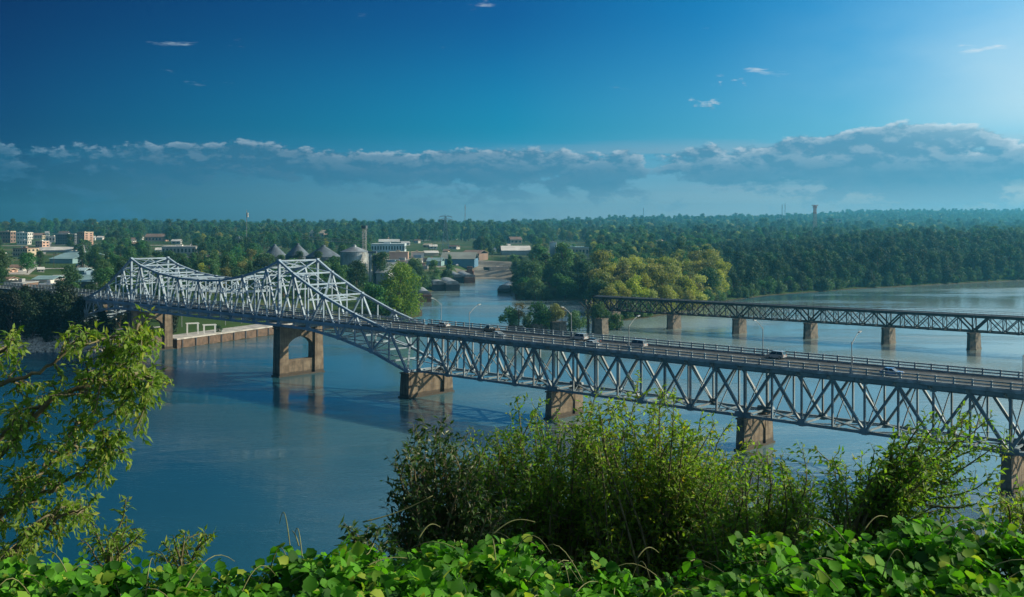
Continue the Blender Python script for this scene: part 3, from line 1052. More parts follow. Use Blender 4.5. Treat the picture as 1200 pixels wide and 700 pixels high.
def proto_tree(seed, H, W, leaf_mat_, n_leaf, leaf=0.8, trunk_frac=0.13, shape='round', lobes=22):
    """returns (trunk mesh, crown mesh) of a tree H tall, W wide with its base at the origin"""
    rng = np.random.default_rng(seed)
    tb = MB()
    c0 = H * trunk_frac
    bend = rng.normal(size=2) * 0.03 * H
    trunk_pts = [(0, 0, -0.6), (bend[0] * .3, bend[1] * .3, c0 * .6), (bend[0], bend[1], c0 * 1.4), (bend[0] * 1.4, bend[1] * 1.4, H * 0.78)]
    r0 = 0.022 * H
    tb.tube(trunk_pts, [r0 * 1.3, r0, r0 * .75, r0 * .2], 7)
    cen, rad = [], []
    for i in range(lobes):
        t = rng.uniform(0.0, 1.0)
        z = c0 + (H - c0) * (0.06 + 0.86 * t)
        if shape == 'round': env = math.sin(math.pi * min(1, (0.20 + 0.80 * t))) ** 0.6
        elif shape == 'cone': env = (1 - t) ** 0.8 * 0.95 + 0.06
        else: env = 0.6 + 0.4 * math.sin(math.pi * t)
        a = rng.uniform(0, 2 * math.pi)
        q = math.sqrt(rng.uniform(0.12, 1)) * env * W / 2 * 0.78
        cen.append((q * math.cos(a) + bend[0], q * math.sin(a) + bend[1], z))
        rad.append(W * rng.uniform(0.13, 0.235) * (0.75 if shape == 'cone' else 1))
    cen = np.array(cen); rad = np.array(rad)
    for c in cen[::2]:
        zb = max(c0 * .8, c[2] - H * .3)
        tb.tube([(bend[0], bend[1], zb), (c[0] * .55 + bend[0] * .45, c[1] * .55 + bend[1] * .45, (zb + c[2]) / 2 + .3), tuple(c)], [r0 * .45, r0 * .3, r0 * .08], 5, cap=False)
    w = rad ** 2; w /= w.sum()
    k = rng.choice(lobes, n_leaf, p=w)
    u = rng.normal(size=(n_leaf, 3)); u[:, 2] += 0.25
    u /= np.linalg.norm(u, axis=1, keepdims=True)
    rr = rad[k] * np.where(rng.random(n_leaf) < 0.8, rng.uniform(0.72, 1.12, n_leaf), rng.uniform(0.2, 0.8, n_leaf))
    rr *= 1 + 0.22 * np.sin(u[:, 0] * 5 + k) * np.cos(u[:, 1] * 6 + 2 * k)
    pos = cen[k] + u * rr[:, None] * np.array([1, 1, 0.78])
    rot = rand_rot(n_leaf, 0, rng)
    # face outwards
    z = u + rng.normal(size=(n_leaf, 3)) * 0.55; z /= np.linalg.norm(z, axis=1, keepdims=True)
    x = rng.normal(size=(n_leaf, 3)); x[:, 2] -= 0.4; x -= z * (x * z).sum(1, keepdims=True); x /= np.linalg.norm(x, axis=1, keepdims=True)
    rot = np.stack([x, np.cross(z, x), z], -1) * (leaf * rng.uniform(0.6, 1.25, n_leaf))[:, None, None]
    v, ff, sz = scatter_mesh('crown', LEAF_V, LEAF_F, None, rot, pos)
    nv = len(v)
    tf = [i for f in tb.f for i in f]
    whole = np_mesh('tree', np.vstack([v, np.array(tb.v)]), np.concatenate([ff, np.array(tf) + nv]), np.concatenate([sz, [len(f) for f in tb.f]]), [leaf_mat_, M['bark']],
                    np.concatenate([np.zeros(len(sz), int), np.ones(len(tb.f), int)]))
    return tb.mesh('trunk', M['bark']), np_mesh('crown', v, ff, sz, leaf_mat_), whole


PROTO = {
    'broad_a': proto_tree(1, 17, 14, M['tree'], 3400, 0.78),
    'broad_b': proto_tree(2, 20, 13, M['tree'], 3400, 0.78, lobes=26),
    'broad_c': proto_tree(3, 14, 13, M['tree'], 3000, 0.75),
    'tall_d': proto_tree(4, 22, 11, M['tree'], 3200, 0.75, shape='column', lobes=28),
    'cone_e': proto_tree(5, 19, 8, M['tree'], 2600, 0.7, trunk_frac=0.12, shape='cone', lobes=30),
    'gold_a': proto_tree(6, 17, 13, M['tree_gold'], 3400, 0.75),
    'gold_b': proto_tree(7, 15, 11, M['tree_gold'], 3000, 0.72, lobes=26),
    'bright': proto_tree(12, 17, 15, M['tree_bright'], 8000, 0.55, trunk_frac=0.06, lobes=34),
    'wood_a': proto_tree(15, 17, 14, M['tree_wood'], 3400, 0.78),
    'wood_b': proto_tree(16, 20, 13, M['tree_wood'], 3400, 0.78, lobes=26),
    'wood_c': proto_tree(17, 22, 12, M['tree_wood'], 3200, 0.75, shape='column', lobes=28),
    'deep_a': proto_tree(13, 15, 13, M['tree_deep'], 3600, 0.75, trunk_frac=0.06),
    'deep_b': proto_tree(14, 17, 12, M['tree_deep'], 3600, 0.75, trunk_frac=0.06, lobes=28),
    'shrub': proto_tree(8, 6, 7.5, M['tree'], 2000, 0.5, trunk_frac=0.08),
    'shrub_gold': proto_tree(9, 6, 6.5, M['tree_gold'], 1700, 0.5, trunk_frac=0.1),
    'thin_brown': proto_tree(10, 9, 4.5, M['tree_brown'], 500, 0.5, trunk_frac=0.3, shape='column', lobes=14),
}
PSHAPE = {'broad_a': 17, 'broad_b': 20, 'broad_c': 14, 'tall_d': 22, 'cone_e': 19, 'gold_a': 17, 'gold_b': 15, 'bright': 17, 'deep_a': 15, 'wood_a': 17, 'wood_b': 20, 'wood_c': 22, 'deep_b': 17, 'shrub': 6, 'shrub_gold': 6, 'thin_brown': 9}


def plant_tree(kind, loc, scale, rz, label, group, name='broadleaf_tree', sz=None):
    root = empty(name, loc, rz)
    root.scale = (scale, scale, sz or scale)
    tr, cr, _ = PROTO[kind]
    link('trunk', tr, root); link('crown', cr, root)
    tag(root, label, 'shrub' if name == 'shrub' else 'tree', group)
    return root


# ------------------------------------------------------------------ town and yard buildings
_bm = {}
SEEN = []        # what must stay clear of trees in front: (px0, px1, py top, py foot, distance)


def wallmat(c):
    if c not in _bm:
        _bm[c] = mat('wall_%d' % len(_bm), c, 0.85, var=0.22, vscale=0.08)
    return _bm[c]


def building(label, x0, x1, yb, yt, wall, roof, kind='flat', rz=0.0, deep=None, win=None, cat='building', name='town_building', group=None, roof_frac=0.4, d=None):
    """x0..x1 is its width in the photo, yb the foot, yt the highest point"""
    g = ground_px((x0 + x1) / 2, yb) if d is None else at_d((x0 + x1) / 2, yb, d)
    k = g.y / F
    if name == 'town_building': SEEN.append((x0, x1, yt, yb, g.y))
    w, h = (x1 - x0) * k, (yb - yt) * k
    deep = deep or max(8.0, w * 0.5)
    root = empty(name, (g.x, g.y, g.z), rz)
    tag(root, label, cat, group)
    hw = w / 2
    he = h if kind == 'flat' else h * (1 - roof_frac)
    mb = MB()
    if kind == 'gable':     # gable end turned to the river
        mb.prism([(-hw, -2), (hw, -2), (hw, he), (0, h), (-hw, he)], (0, 0, 0), (1, 0, 0), (0, 0, 1), (0, deep, 0))
    else:
        mb.box((-hw, 0, -2), (hw, deep, he))
    mb.build('wall', wallmat(wall), root)
    mb = MB()
    if kind == 'flat':
        mb.box((-hw - .25, -.25, he), (hw + .25, deep + .25, he + max(.4, h * .07)))
        mb.box((-hw * .3, deep * .4, he + .4), (hw * .1, deep * .6, he + 1.8))
    elif kind == 'ridge':   # ridge along the front
        e = .5
        mb.prism([(-e, he - .1), (deep / 2, h), (deep + e, he - .1), (deep + e, he + .25), (deep / 2, h + .35), (-e, he + .25)], (-hw - e, 0, 0), (0, 1, 0), (0, 0, 1), (w + 2 * e, 0, 0))
    elif kind == 'gable':
        e = .5
        mb.prism([(-hw - e, he - .2), (0, h), (hw + e, he - .2), (hw + e, he + .2), (0, h + .4), (-hw - e, he + .2)], (0, -e, 0), (1, 0, 0), (0, 0, 1), (0, deep + 2 * e, 0))
    mb.build('roof', wallmat(roof), root)
    if win:
        nx, nz = win
        for iz in range(nz):
            for ix in range(nx):
                cx = -hw + w * (ix + .5) / nx; cz = he * (iz + .55) / nz
                ww, wh = w / nx * .5, he / nz * .45
                mb = MB(); mb.box((cx - ww / 2, -.06, cz - wh / 2), (cx + ww / 2, .1, cz + wh / 2))
                mb.build('window', M['glass'], root)
        sd_ = max(2, nx // 2)
        for iz in range(nz):
            for ix in range(sd_):
                cy = deep * (ix + .5) / sd_; cz = he * (iz + .55) / nz
                wh = he / nz * .45
                mb = MB(); mb.box((hw - .1, cy - deep / sd_ * .25, cz - wh / 2), (hw + .06, cy + deep / sd_ * .25, cz + wh / 2))
                mb.build('window', M['glass'], root)
    return root


WHT, TAN, PINK, GRY, BLU, TEAL, BRN, DRK = (.62, .60, .57), (.46, .38, .28), (.50, .32, .25), (.34, .35, .36), (.16, .26, .36), (.20, .33, .36), (.20, .13, .10), (.10, .11, .12)
building('tall pinkish brick hotel block above the town trees', 88, 101, 288, 273, PINK, TAN, 'flat', -0.5, 14, (4, 6))
building('long dark glassy office block beside the pinkish hotel', 64, 88, 287, 275, DRK, GRY, 'flat', -0.1, 16, (8, 4))
building('brownish block at the far left end of the town', 0, 12, 285, 272, BRN, TAN, 'flat', .1, 20, (4, 3))
building('white flat roofed block in the town, near the brownish end block', 14, 32, 281, 273, WHT, WHT, 'flat', .1, 25, (6, 2))
building('tan low block between two white town blocks', 38, 49, 280, 273.5, TAN, BRN, 'ridge', .2, 22, (4, 1))
building('small white block with two dark bays left of the office block', 53, 65, 284, 277.5, WHT, WHT, 'flat', -.2, 18, (3, 1))
building('pink stuccoed house below the tan town block', 41, 50, 290, 283, PINK, WHT, 'flat', -.2, 14, (3, 2))
building('pale flat shed below the white town block', 20, 32, 287, 282, WHT, GRY, 'flat', .1, 15, (4, 1))
building('white shed standing right of the pinkish hotel', 104, 111, 282, 277, WHT, WHT, 'ridge', .3, 16)
building('smaller white shed farther right of the pinkish hotel', 113, 120, 281, 277, WHT, WHT, 'ridge', .1, 16)
building('tan two storey building with white porch in the trees', 14, 33, 301, 291.5, TAN, BRN, 'flat', -.2, 18, (6, 2))
building('very long white roofed store in the town', 50, 82, 296, 290, GRY, WHT, 'ridge', .12, 26, None, roof_frac=.6)
building('wide teal roofed warehouse below the long white store', 57, 86, 309, 296, TEAL, TEAL, 'ridge', -.15, 60, None, roof_frac=.6)
building('small pale blue shed left of the hump of the bridge', 87, 99, 322, 315, BLU, (.35, .5, .56), 'ridge', -.1, 12)
building('long blue green warehouse near the left end of the bridge', 72, 109, 336, 324, DRK, TEAL, 'ridge', -.05, 22, None, roof_frac=.55)
building('low store with a white roof band by the left bridge end', 37, 60, 345, 334.5, TAN, WHT, 'flat', -.1, 16, (7, 1))
building('narrow tan block beside the low store', 60, 70, 347, 333, TAN, PINK, 'flat', -.1, 12, (2, 2))
building('blue grey long roof behind the low store', 38, 61, 333, 325, GRY, TEAL, 'ridge', .05, 18, None)
building('brown shop at the left edge above the shaded bank', 8, 26, 344, 333, BRN, GRY, 'flat', .0, 15, (5, 1))
building('pale brick house with a broad brown roof on the wooded slope', 170, 193, 283, 274.5, PINK, BRN, 'ridge', .1, 25, (6, 1))
building('long grey roofed store behind the bridge hump', 190, 228, 299, 289.5, GRY, WHT, 'flat', .1, 25, (9, 1))
building('white shed left of the long grey store', 182, 190, 297, 291, WHT, WHT, 'ridge', .2, 14)
building('pinkish hall among trees above the grain bins', 362, 380, 279, 270, PINK, TAN, 'ridge', -.2, 22, (5, 1))
building('small white annexe right of the pinkish hall', 382, 388, 276, 271, WHT, WHT, 'ridge', .2, 14)
building('pale blue white factory with a ribbed front behind the yard', 435, 474, 296, 286.5, (.45, .55, .62), (.5, .58, .62), 'flat', .04, 30, (12, 1))
building('long low roof behind the ribbed factory', 444, 468, 288, 281, GRY, (.5, .52, .52), 'ridge', .1, 22)
building('blue gable roofed warehouse beside the barge landing', 516, 556, 311, 297, (.07, .17, .27), (.22, .24, .22), 'ridge', -.06, 34, None, roof_frac=.5)
building('dark brown roofed shed behind the blue warehouse', 540, 562, 303, 294, BRN, BRN, 'ridge', -.3, 26)
building('pale shed in the middle of the yard', 482, 497, 303, 296, WHT, TAN, 'flat', .1, 18)
building('sandy coloured shed in the yard left of the blue warehouse', 498, 514, 300, 294.5, TAN, WHT, 'ridge', .2, 16)
building('pinkish low store in the yard behind the big grain bin', 456, 478, 304, 296, PINK, TAN, 'flat', .05, 16)
building('grey sloping roofed shed right beside the grain leg', 440, 456, 334, 309, (.42, .45, .47), (.48, .5, .5), 'ridge', -.35, 20, None, roof_frac=.45)
building('teal shed at the edge of the yard scrub', 500, 517, 312, 303, TEAL, TEAL, 'ridge', -.1, 16)
building('long white roofed plant behind the middle point trees', 588, 622, 299, 289, GRY, WHT, 'ridge', .05, 34, None, roof_frac=.5)
building('low cream factory with a square tower behind the middle wood', 650, 690, 301, 290.5, (.5, .44, .34), TEAL, 'flat', -.05, 30, (10, 1))
building('square grey tower at the end of the cream factory', 644, 652, 300, 285, (.45, .5, .52), GRY, 'flat', -.05, 9)
building('tan house on the slope above the white roofed plant', 598, 612, 286, 278, TAN, BRN, 'ridge', .2, 20, (3, 1))
building('pale plant building on the far hill, left of the tall orange topped mast', 910, 918, 266, 256.5, TAN, WHT, 'flat', -.2, 30, (2, 2), d=3300)
building('wide beige plant building on the far hill, right of the tall orange topped mast', 969, 986, 266, 257, PINK, TAN, 'flat', -.2, 35, (4, 2), d=3300)
building('red roofed white house alone in the distant wood', 768, 778, 286, 281.5, WHT, PINK, 'ridge', .2, 15)
rr = random.Random(4)
spots = [(8, 288), (36, 284), (70, 289), (125, 284), (132, 279), (150, 283), (160, 287), (142, 292), (206, 284), (216, 279), (236, 281), (248, 286), (262, 279), (300, 283), (322, 279), (405, 283), (418, 290), (500, 288), (508, 290), (530, 290), (576, 293), (486, 309), (470, 311), (462, 314)]
spots += [(rr.uniform(4, 300), rr.uniform(272, 297)) for _ in range(34)] + [(rr.uniform(440, 640), rr.uniform(276, 297)) for _ in range(16)] + [(rr.uniform(2, 70), rr.uniform(312, 345)) for _ in range(7)] + [(rr.uniform(700, 900), rr.uniform(263, 280)) for _ in range(5)]
hues = ['white', 'tan', 'pink', 'grey', 'brown roofed']
for i, (x, y) in enumerate(spots):
    w = rr.uniform(4.5, 12)
    q = i % 5
    if any(x0 - 4 < x < x1 + 4 and abs(y - yb) < 6 for x0, x1, _, yb, _ in SEEN): continue
    wc = (WHT, TAN, PINK, GRY, WHT)[q]
    building('distant %s house in the town trees' % hues[q], x - w / 2, x + w / 2, y + 2.2, y - rr.uniform(2.0, 3.6), wc, (GRY, BRN, TAN, WHT, BRN)[q], 'ridge', rr.uniform(-.5, .5), None, (2, 1), 'house', 'house', 'distant %s houses in the town' % hues[q])

# yard floor and roads: sheets laid on the land
def drape(name, pts_px, w, m, label, lift=.12, n=60):
    P = [ground_px(x, y) for x, y in pts_px]
    seg = [0.0]
    for a_, b_ in zip(P[:-1], P[1:]): seg.append(seg[-1] + (b_.xy - a_.xy).length)
    vs = []
    for k in range(n + 1):
        q = seg[-1] * k / n
        x = np.interp(q, seg, [p.x for p in P]); y = np.interp(q, seg, [p.y for p in P])
        x2 = np.interp(min(q + 2, seg[-1]), seg, [p.x for p in P]); y2 = np.interp(min(q + 2, seg[-1]), seg, [p.y for p in P])
        if k == n: x2, y2 = x + dx_, y + dy_
        dx_, dy_ = x2 - x, y2 - y
        l_ = math.hypot(dx_, dy_) or 1
        for j in range(5):
            o_ = (j / 4 - .5) * w
            vx_, vy_ = x - dy_ / l_ * o_, y + dx_ / l_ * o_
            vs.append((vx_, vy_, hz1(vx_, vy_) + lift))
    fs = [i_ for k in range(n) for j in range(4) for i_ in (k * 5 + j, (k + 1) * 5 + j, (k + 1) * 5 + j + 1, k * 5 + j + 1)]
    o_ = link(name, np_mesh(name, vs, fs, [4] * (len(fs) // 4), m))
    tag(o_, label, name.replace('_', ' '), kind='structure')


M['gravel'] = mat('yard_gravel', (.27, .245, .20), 1.0, col2=(.13, .12, .10), vscale=.06)
drape('gravel_yard', [(436, 309), (470, 308), (505, 306.5), (545, 305)], 330, M['gravel'], 'pale gravel yard behind the barge landing', .25)
for pts_, w_ in (([(-40, 319), (60, 315), (150, 311.5), (230, 307), (330, 304)], 9), ([(-40, 289), (110, 287), (240, 288.5), (330, 290)], 14), ([(20, 322), (40, 305), (52, 290), (58, 281)], 12), ([(236, 300), (228, 290), (232, 281)], 14)):
    drape('road', pts_, w_, M['pale_conc'], 'pale grey road through the town on the far bank', .15)
drape('parking_lot', [(200, 302), (230, 301.5), (262, 301)], 60, M['asphalt'], 'grey parking lot before the long grey store', .2)
# parked cars and poles
pcs = []
for q, cc in enumerate(((.6, .6, .6), (.35, .05, .04), (.05, .06, .07), (.1, .2, .35))):
    b_ = MB(); b_.prism([(-2.3, .3), (2.3, .3), (2.35, .75), (1.2, .95), (-1.9, .98), (-2.35, .85)], (0, -.88, 0), (1, 0, 0), (0, 0, 1), (0, 1.76, 0))
    b_.prism([(-1.8, .97), (1.1, .94), (.4, 1.45), (-1.2, 1.47)], (0, -.78, 0), (1, 0, 0), (0, 0, 1), (0, 1.56, 0))
    b_.mat(1)
    for xx in (-1.45, 1.45):
        for yy in (-.8, .8): b_.tube([(xx, yy - .1, .32), (xx, yy + .1, .32)], .32, 10)
    pcs.append(b_.mesh('parked_car', [mat('town_car_paint', cc, .35), M['tyre']]))
for k in range(64):
    if k < 26: x, y = rr.uniform(204, 258), rr.uniform(300, 303.5)
    elif k < 44: x, y = rr.uniform(442, 545), rr.uniform(300, 313)
    else: x, y = rr.uniform(2, 120), rr.uniform(288, 318)
    g = ground_px(x, y)
    o = link('parked_car', pcs[k % 4]); o.location = g + Vector((0, 0, .2)); o.rotation_euler.z = rr.choice([.1, 1.6, 1.7]) + rr.uniform(-.1, .1)
    cn = ('white', 'red', 'black', 'blue')[k % 4]; wh = 'the lot before the long grey store' if k < 26 else ('the gravel yard' if k < 44 else 'the streets at the left of the town')
    tag(o, 'tiny %s car parked in %s' % (cn, wh), 'car', '%s cars parked in %s' % (cn, wh))
pole_b = MB(); pole_b.tube([(0, 0, -1), (0, 0, 10.5)], [.17, .11], 7); pole_b.bar((-1.3, 0, 9.6), (1.3, 0, 9.6), .16)
pole_m = pole_b.mesh('utility_pole', M['bark'])
for k in range(34):
    x, y = (rr.uniform(0, 330), rr.uniform(286, 318)) if k < 24 else (rr.uniform(440, 600), rr.uniform(294, 316))
    g = ground_px(x, y)
    o = link('utility_pole', pole_m); o.location = g; o.rotation_euler.z = rr.uniform(-.5, .5)
    tag(o, 'thin wooden utility pole in the %s' % ('town on the left' if k < 24 else 'yard by the barge landing'), 'utility pole', 'utility poles in the %s' % ('town on the left' if k < 24 else 'yard'))

# stacks and containers in the yard
for i in range(26):
    x = rr.uniform(440, 512); y = rr.uniform(303, 326)
    if 484 < x and y > 318: continue
    g = ground_px(x, y)
    mb = MB(); L = rr.uniform(5, 11); h = rr.uniform(2.2, 3.4)
    mb.box((-L / 2, -1.2, 0), (L / 2, 1.2, h)); mb.box((-L / 2 - .06, -1.26, -.1), (L / 2 + .06, 1.26, .12))
    for k in range(int(L)): mb.box((-L / 2 + k + .4, -1.27, .15), (-L / 2 + k + .7, -1.2, h - .1))
    c = i % 4
    o = mb.build('container', wallmat((WHT, PINK, GRY, BLU)[c]))
    o.location = g; o.rotation_euler.z = rr.uniform(-.4, .4)
    tag(o, '%s metal box container standing in the yard by the barge landing' % ('white', 'rust pink', 'grey', 'blue')[c], 'container', '%s containers in the yard' % ('white', 'rust pink', 'grey', 'blue')[c])

# grain bins
def silo(label, cx, y_eave, y_apex, wpx, d, m):
    k = d / F
    r = wpx / 2 * k
    c = at_d(cx, y_eave, d)
    z0 = hz1(c.x, c.y) - .5
    root = empty('grain_bin', (c.x, c.y, z0))
    tag(root, label, 'silo')
    h = c.z - z0
    SEEN.append((cx - wpx / 2, cx + wpx / 2, y_apex, y_eave + (36 if wpx == 33 else 14), d))
    prof = []
    n = max(6, int(h / 1.1))
    for i in range(n + 1):
        z = h * i / n
        prof += [(r, z), (r + .10, z + .02), (r + .10, z + .14), (r, z + .16)] if 0 < i < n else [(r, z)]
    MB().lathe((0, 0, 0), prof, 40).build('wall', m, root, False)
    ha = (y_eave - y_apex) * k
    rf = MB().lathe((0, 0, h + .004), [(r + .35, 0), (r * .12, ha), (r * .12, ha + .8), (.05, ha + 1.1)], 40).build('roof', m, root)
    mb = MB()
    for a in (0.2, 0.26):
        mb.bar((math.cos(-a) * (r + .35), math.sin(-a) * (r + .35), 0), (math.cos(-a) * (r + .35), math.sin(-a) * (r + .35), h), .08)
    for i in range(int(h / .6)):
        mb.bar((math.cos(-.2) * (r + .35), math.sin(-.2) * (r + .35), i * .6), (math.cos(-.26) * (r + .35), math.sin(-.26) * (r + .35), i * .6), .06)
    mb.build('ladder', M['lattice'], root)
    return root


silo('big shiny steel grain bin, its lit side facing the channel', 415.5, 295, 289, 33, 620, M['silo'])
silo('steel grain bin half hidden behind the big shiny one', 379, 301, 289, 41, 670, M['silo_dark'])
silo('dark cone roofed grain bin, middle of the row behind the bridge', 349, 300, 287, 29, 705, M['silo_dark'])
silo('dark cone roofed grain bin at the far end of the row', 322, 301, 288, 30, 720, M['silo_dark'])
g = at_d(436, 297, 612); z0 = hz1(g.x, g.y)
root = empty('grain_elevator', (g.x, g.y, z0)); tag(root, 'slim steel grain leg tower right beside the big shiny bin', 'grain elevator')
h = g.z - z0
MB().lathe((-.9, 0, 0), [(1.0, 0), (1.0, h)], 14).build('pipe', M['silo'], root)
MB().lathe((1.5, 1, 0), [(1.1, 0), (1.1, h - 1)], 14).build('pipe', M['silo_dark'], root)
MB().box((-2.3, -1.3, h), (2.6, 2.2, h + 1.2)).build('head_house', M['silo_dark'], root)


def lattice_tower(mb, h, w0, w1, nseg, t):
    c = lambda z, i: Vector(((-1, 1, 1, -1)[i] * (w0 + (w1 - w0) * z / h) / 2, (-1, -1, 1, 1)[i] * (w0 + (w1 - w0) * z / h) / 2, z))
    zs = [h * (1 - (1 - k / nseg) ** 1.25) for k in range(nseg + 1)]
    for i in range(4):
        mb.bar(c(0, i), c(h, i), t * 1.5)
        for a, b in zip(zs[:-1], zs[1:]):
            j = (i + 1) % 4
            mb.bar(c(a, i), c(b, j), t); mb.bar(c(a, j), c(b, i), t); mb.bar(c(b, i), c(b, j), t)


def tower(label, px, y_base, y_top, kind='pylon', d=None, cat='tower', wbase=None, name=None, m=None):
    g = ground_px(px, y_base) if d is None else at_d(px, y_base, d)
    if d is not None: g.z = hz1(g.x, g.y)
    top = CH - (y_top - YH) * g.y / F
    h = top - g.z
    k = g.y / F
    name = name or {'pylon': 'transmission_tower', 'mast': 'radio_mast', 'leg': 'elevator_tower'}[kind]
    root = empty(name, g, rr.uniform(-.3, .3)); tag(root, label, cat)
    m = m or M['lattice']
    mb = MB()
    t = max(.16, .36 * k)
    if kind == 'pylon':
        w = wbase or h * .19
        lattice_tower(mb, h * .97, w, w * .18, 8, t)
        mb.build('lattice_body', m, root)
        for z, a in ((h * .95, h * .17), (h * .86, h * .21)):
            ab = MB(); ab.bar((-a, 0, z), (a, 0, z), t * 1.2); ab.bar((-a, 0, z), (0, 0, z + h * .05), t); ab.bar((a, 0, z), (0, 0, z + h * .05), t)
            for s_ in (-1, 1): ab.bar((s_ * a, 0, z), (s_ * a, 0, z - h * .035), t)
            ab.build('cross_arm', m, root)
    elif kind == 'leg':
        lattice_tower(mb, h, wbase or 4, (wbase or 4), 7, t * .6); mb.build('lattice_body', m, root)
        MB().box((-1.5, -1.3, h), (1.5, 1.3, h + 1.8)).build('head_house', M['silo_dark'], root)
    else:
        n = 7
        for i in range(n):
            s_ = MB(); s_.bar((0, 0, h * i / n), (0, 0, h * (i + 1) / n), max(.45, .6 * k))
            s_.build('mast_section', M['red_paint'] if (i % 2 == 0 and 'red' in label) else M['pale_conc'], root)
        for z in (.82, .88): MB().lathe((0.9, -.4, h * z), [(1.2, 0), (1.2, 2.2)], 10).build('dish', M['pale_conc'], root)
    return root


tower('steel lattice power tower behind the blue warehouse', 522, 293, 252)
tower('slim pale radio mast with dishes rising from the trees behind the bridge hump', 289, 294, 246, 'mast')
tower('short lattice power tower left of the radio mast with dishes', 280, 299, 277)
tower('wide legged lattice tower below the pinkish hotel', 97, 314, 287, wbase=6)
tower('lattice elevator tower over the grain bins', 427, 330, 268, 'leg', d=640, wbase=2.0)
tower('thin red and white mast on the skyline behind the lattice power tower', 545, 266, 240, 'mast', d=3000)
tower('hair thin mast alone on the middle of the skyline', 754, 256, 244, 'mast', d=5200)
tower('left one of two thin masts close together on the hill', 916.5, 254, 240, 'mast', d=3900)
tower('right one of two thin masts close together on the hill', 920, 254, 238.5, 'mast', d=3900)
# big crossing tower on the right
g = at_d(955, 285, 1750); g.z = hz1(g.x, g.y)
root = empty('crossing_tower', g, .2); tag(root, 'tall river crossing power tower with orange arms above the right bank wood', 'tower')
h = CH + (YH - 240) * 1750 / F - g.z
mb = MB(); lattice_tower(mb, h * .74, 6.0, 3.6, 9, .26); mb.build('lattice_body', M['lattice'], root)
mb = MB()
for i in range(4): pass
lt = MB(); lattice_tower(lt, h * .24, 3.6, 3.0, 4, .3); lt.v = [(a, b, c + h * .74) for a, b, c in lt.v]; lt.build('upper_body', M['red_paint'], root)
for z, a in ((h * .985, 5.8), (h * .93, 4.0)):
    ab = MB(); ab.bar((-a, 0, z), (a, 0, z), .6, .9); ab.bar((-a, 0, z), (-1.6, 0, z - 4), .4); ab.bar((a, 0, z), (1.6, 0, z - 4), .4); ab.build('cross_arm', M['red_paint'], root)
# conveyor gallery over the bins
a, b = at_d(352, 279.5, 690), at_d(428, 286, 640)
mb = MB()
for z in (0, 1.6): 
    for w_ in (-.9, .9): mb.bar(a + Vector((0, w_, z)), b + Vector((0, w_, z)), .16)
for i in range(20):
    p, q = a.lerp(b, i / 20), a.lerp(b, (i + 1) / 20)
    for w_ in (-.9, .9): mb.bar(p + Vector((0, w_, 0)), q + Vector((0, w_, 1.6)), .1)
o = mb.build('conveyor_gallery', M['lattice']); tag(o, 'thin conveyor gallery running above the row of grain bins', 'conveyor')


#@@FOREST@@
# pixel areas kept free of wood: (x0, x1, y0, y1) of the ground seen there
OPEN = [(0, 70, 272, 312), (70, 102, 268, 292), (0, 120, 321, 349), (435, 560, 284, 325), (560, 600, 300, 322), (590, 625, 286, 300), (205, 440, 352, 396), (392, 445, 312, 335),
        (150, 228, 286, 299), (640, 690, 284, 300), (352, 380, 268, 278), (165, 195, 272, 284), (300, 400, 296, 320), (96, 150, 302, 312)]


def scatter_points(n, y0, y1, min_d, px0=-60, px1=1260):
    """blue-noise-like points on the far land inside the fan of view"""
    y = np.sqrt(RNG.uniform(y0 ** 2, y1 ** 2, n))
    px = RNG.uniform(px0, px1, n)
    P = np.stack([(px - 600) * y / F, y], 1)
    ok = on_far_land(P)
    P = P[ok]; px = px[ok]
    d = seg_dist(P)
    z = height(P)
    py = YH + (CH - z) * F / P[:, 1]
    keep = d > 2.0
    for a, b, c, e in OPEN:
        keep &= ~((px > a) & (px < b) & (py > c) & (py < e) & (P[:, 1] < 2300))
    keep &= ~((px > 905) & (px < 990) & (P[:, 1] > 3050) & (P[:, 1] < 3400))
    P, px, py, z, d = P[keep], px[keep], py[keep], z[keep], d[keep]
    cell = {}
    out = []
    for i, (x, yy) in enumerate(P):
        cx, cy = int(x // min_d), int(yy // min_d)
        bad = False
        for u in (-1, 0, 1):
            for w in (-1, 0, 1):
                for j in cell.get((cx + u, cy + w), ()):
                    if (P[j, 0] - x) ** 2 + (P[j, 1] - yy) ** 2 < min_d ** 2: bad = True; break
                if bad: break
            if bad: break
        if not bad:
            cell.setdefault((cx, cy), []).append(i); out.append(i)
    out = np.array(out)
    return P[out], px[out], py[out], z[out], d[out]


rec = []        # (x, y, z, px, d_shore)
for n, y0, y1, md in ((14000, 330, 760, 8.0), (16000, 760, 1300, 11.0), (20000, 1300, 2300, 14.0), (80000, 2300, 6900, 18.0)):
    P, px, py, z, d = scatter_points(n, y0, y1, md)
    for i in range(len(P)):
        rec.append((P[i, 0], P[i, 1], z[i], px[i], py[i], d[i]))
# a closed fringe of trees right along the water of the wooded shores
i0 = [i for i, p in enumerate(SHORE_PX) if p[0] == 602][0]
for a, b in zip(shore[i0:-2], shore[i0 + 1:-1]):
    L = np.hypot(*(b - a)); nrm = np.array([-(b - a)[1], (b - a)[0]]) / L
    for k in range(int(L / 3.6)):
        q = a + (b - a) * (k + RNG.random()) * 3.6 / L + nrm * RNG.uniform(0.3, 6.0)
        if on_far_land(q[None])[0] and b[0] < 700:
            zq = hz1(*q); ppx, ppy = to_px(q[0], q[1], zq)
            rec.append((q[0], q[1], zq, ppx, ppy, 3.0))
rec = np.array(rec)
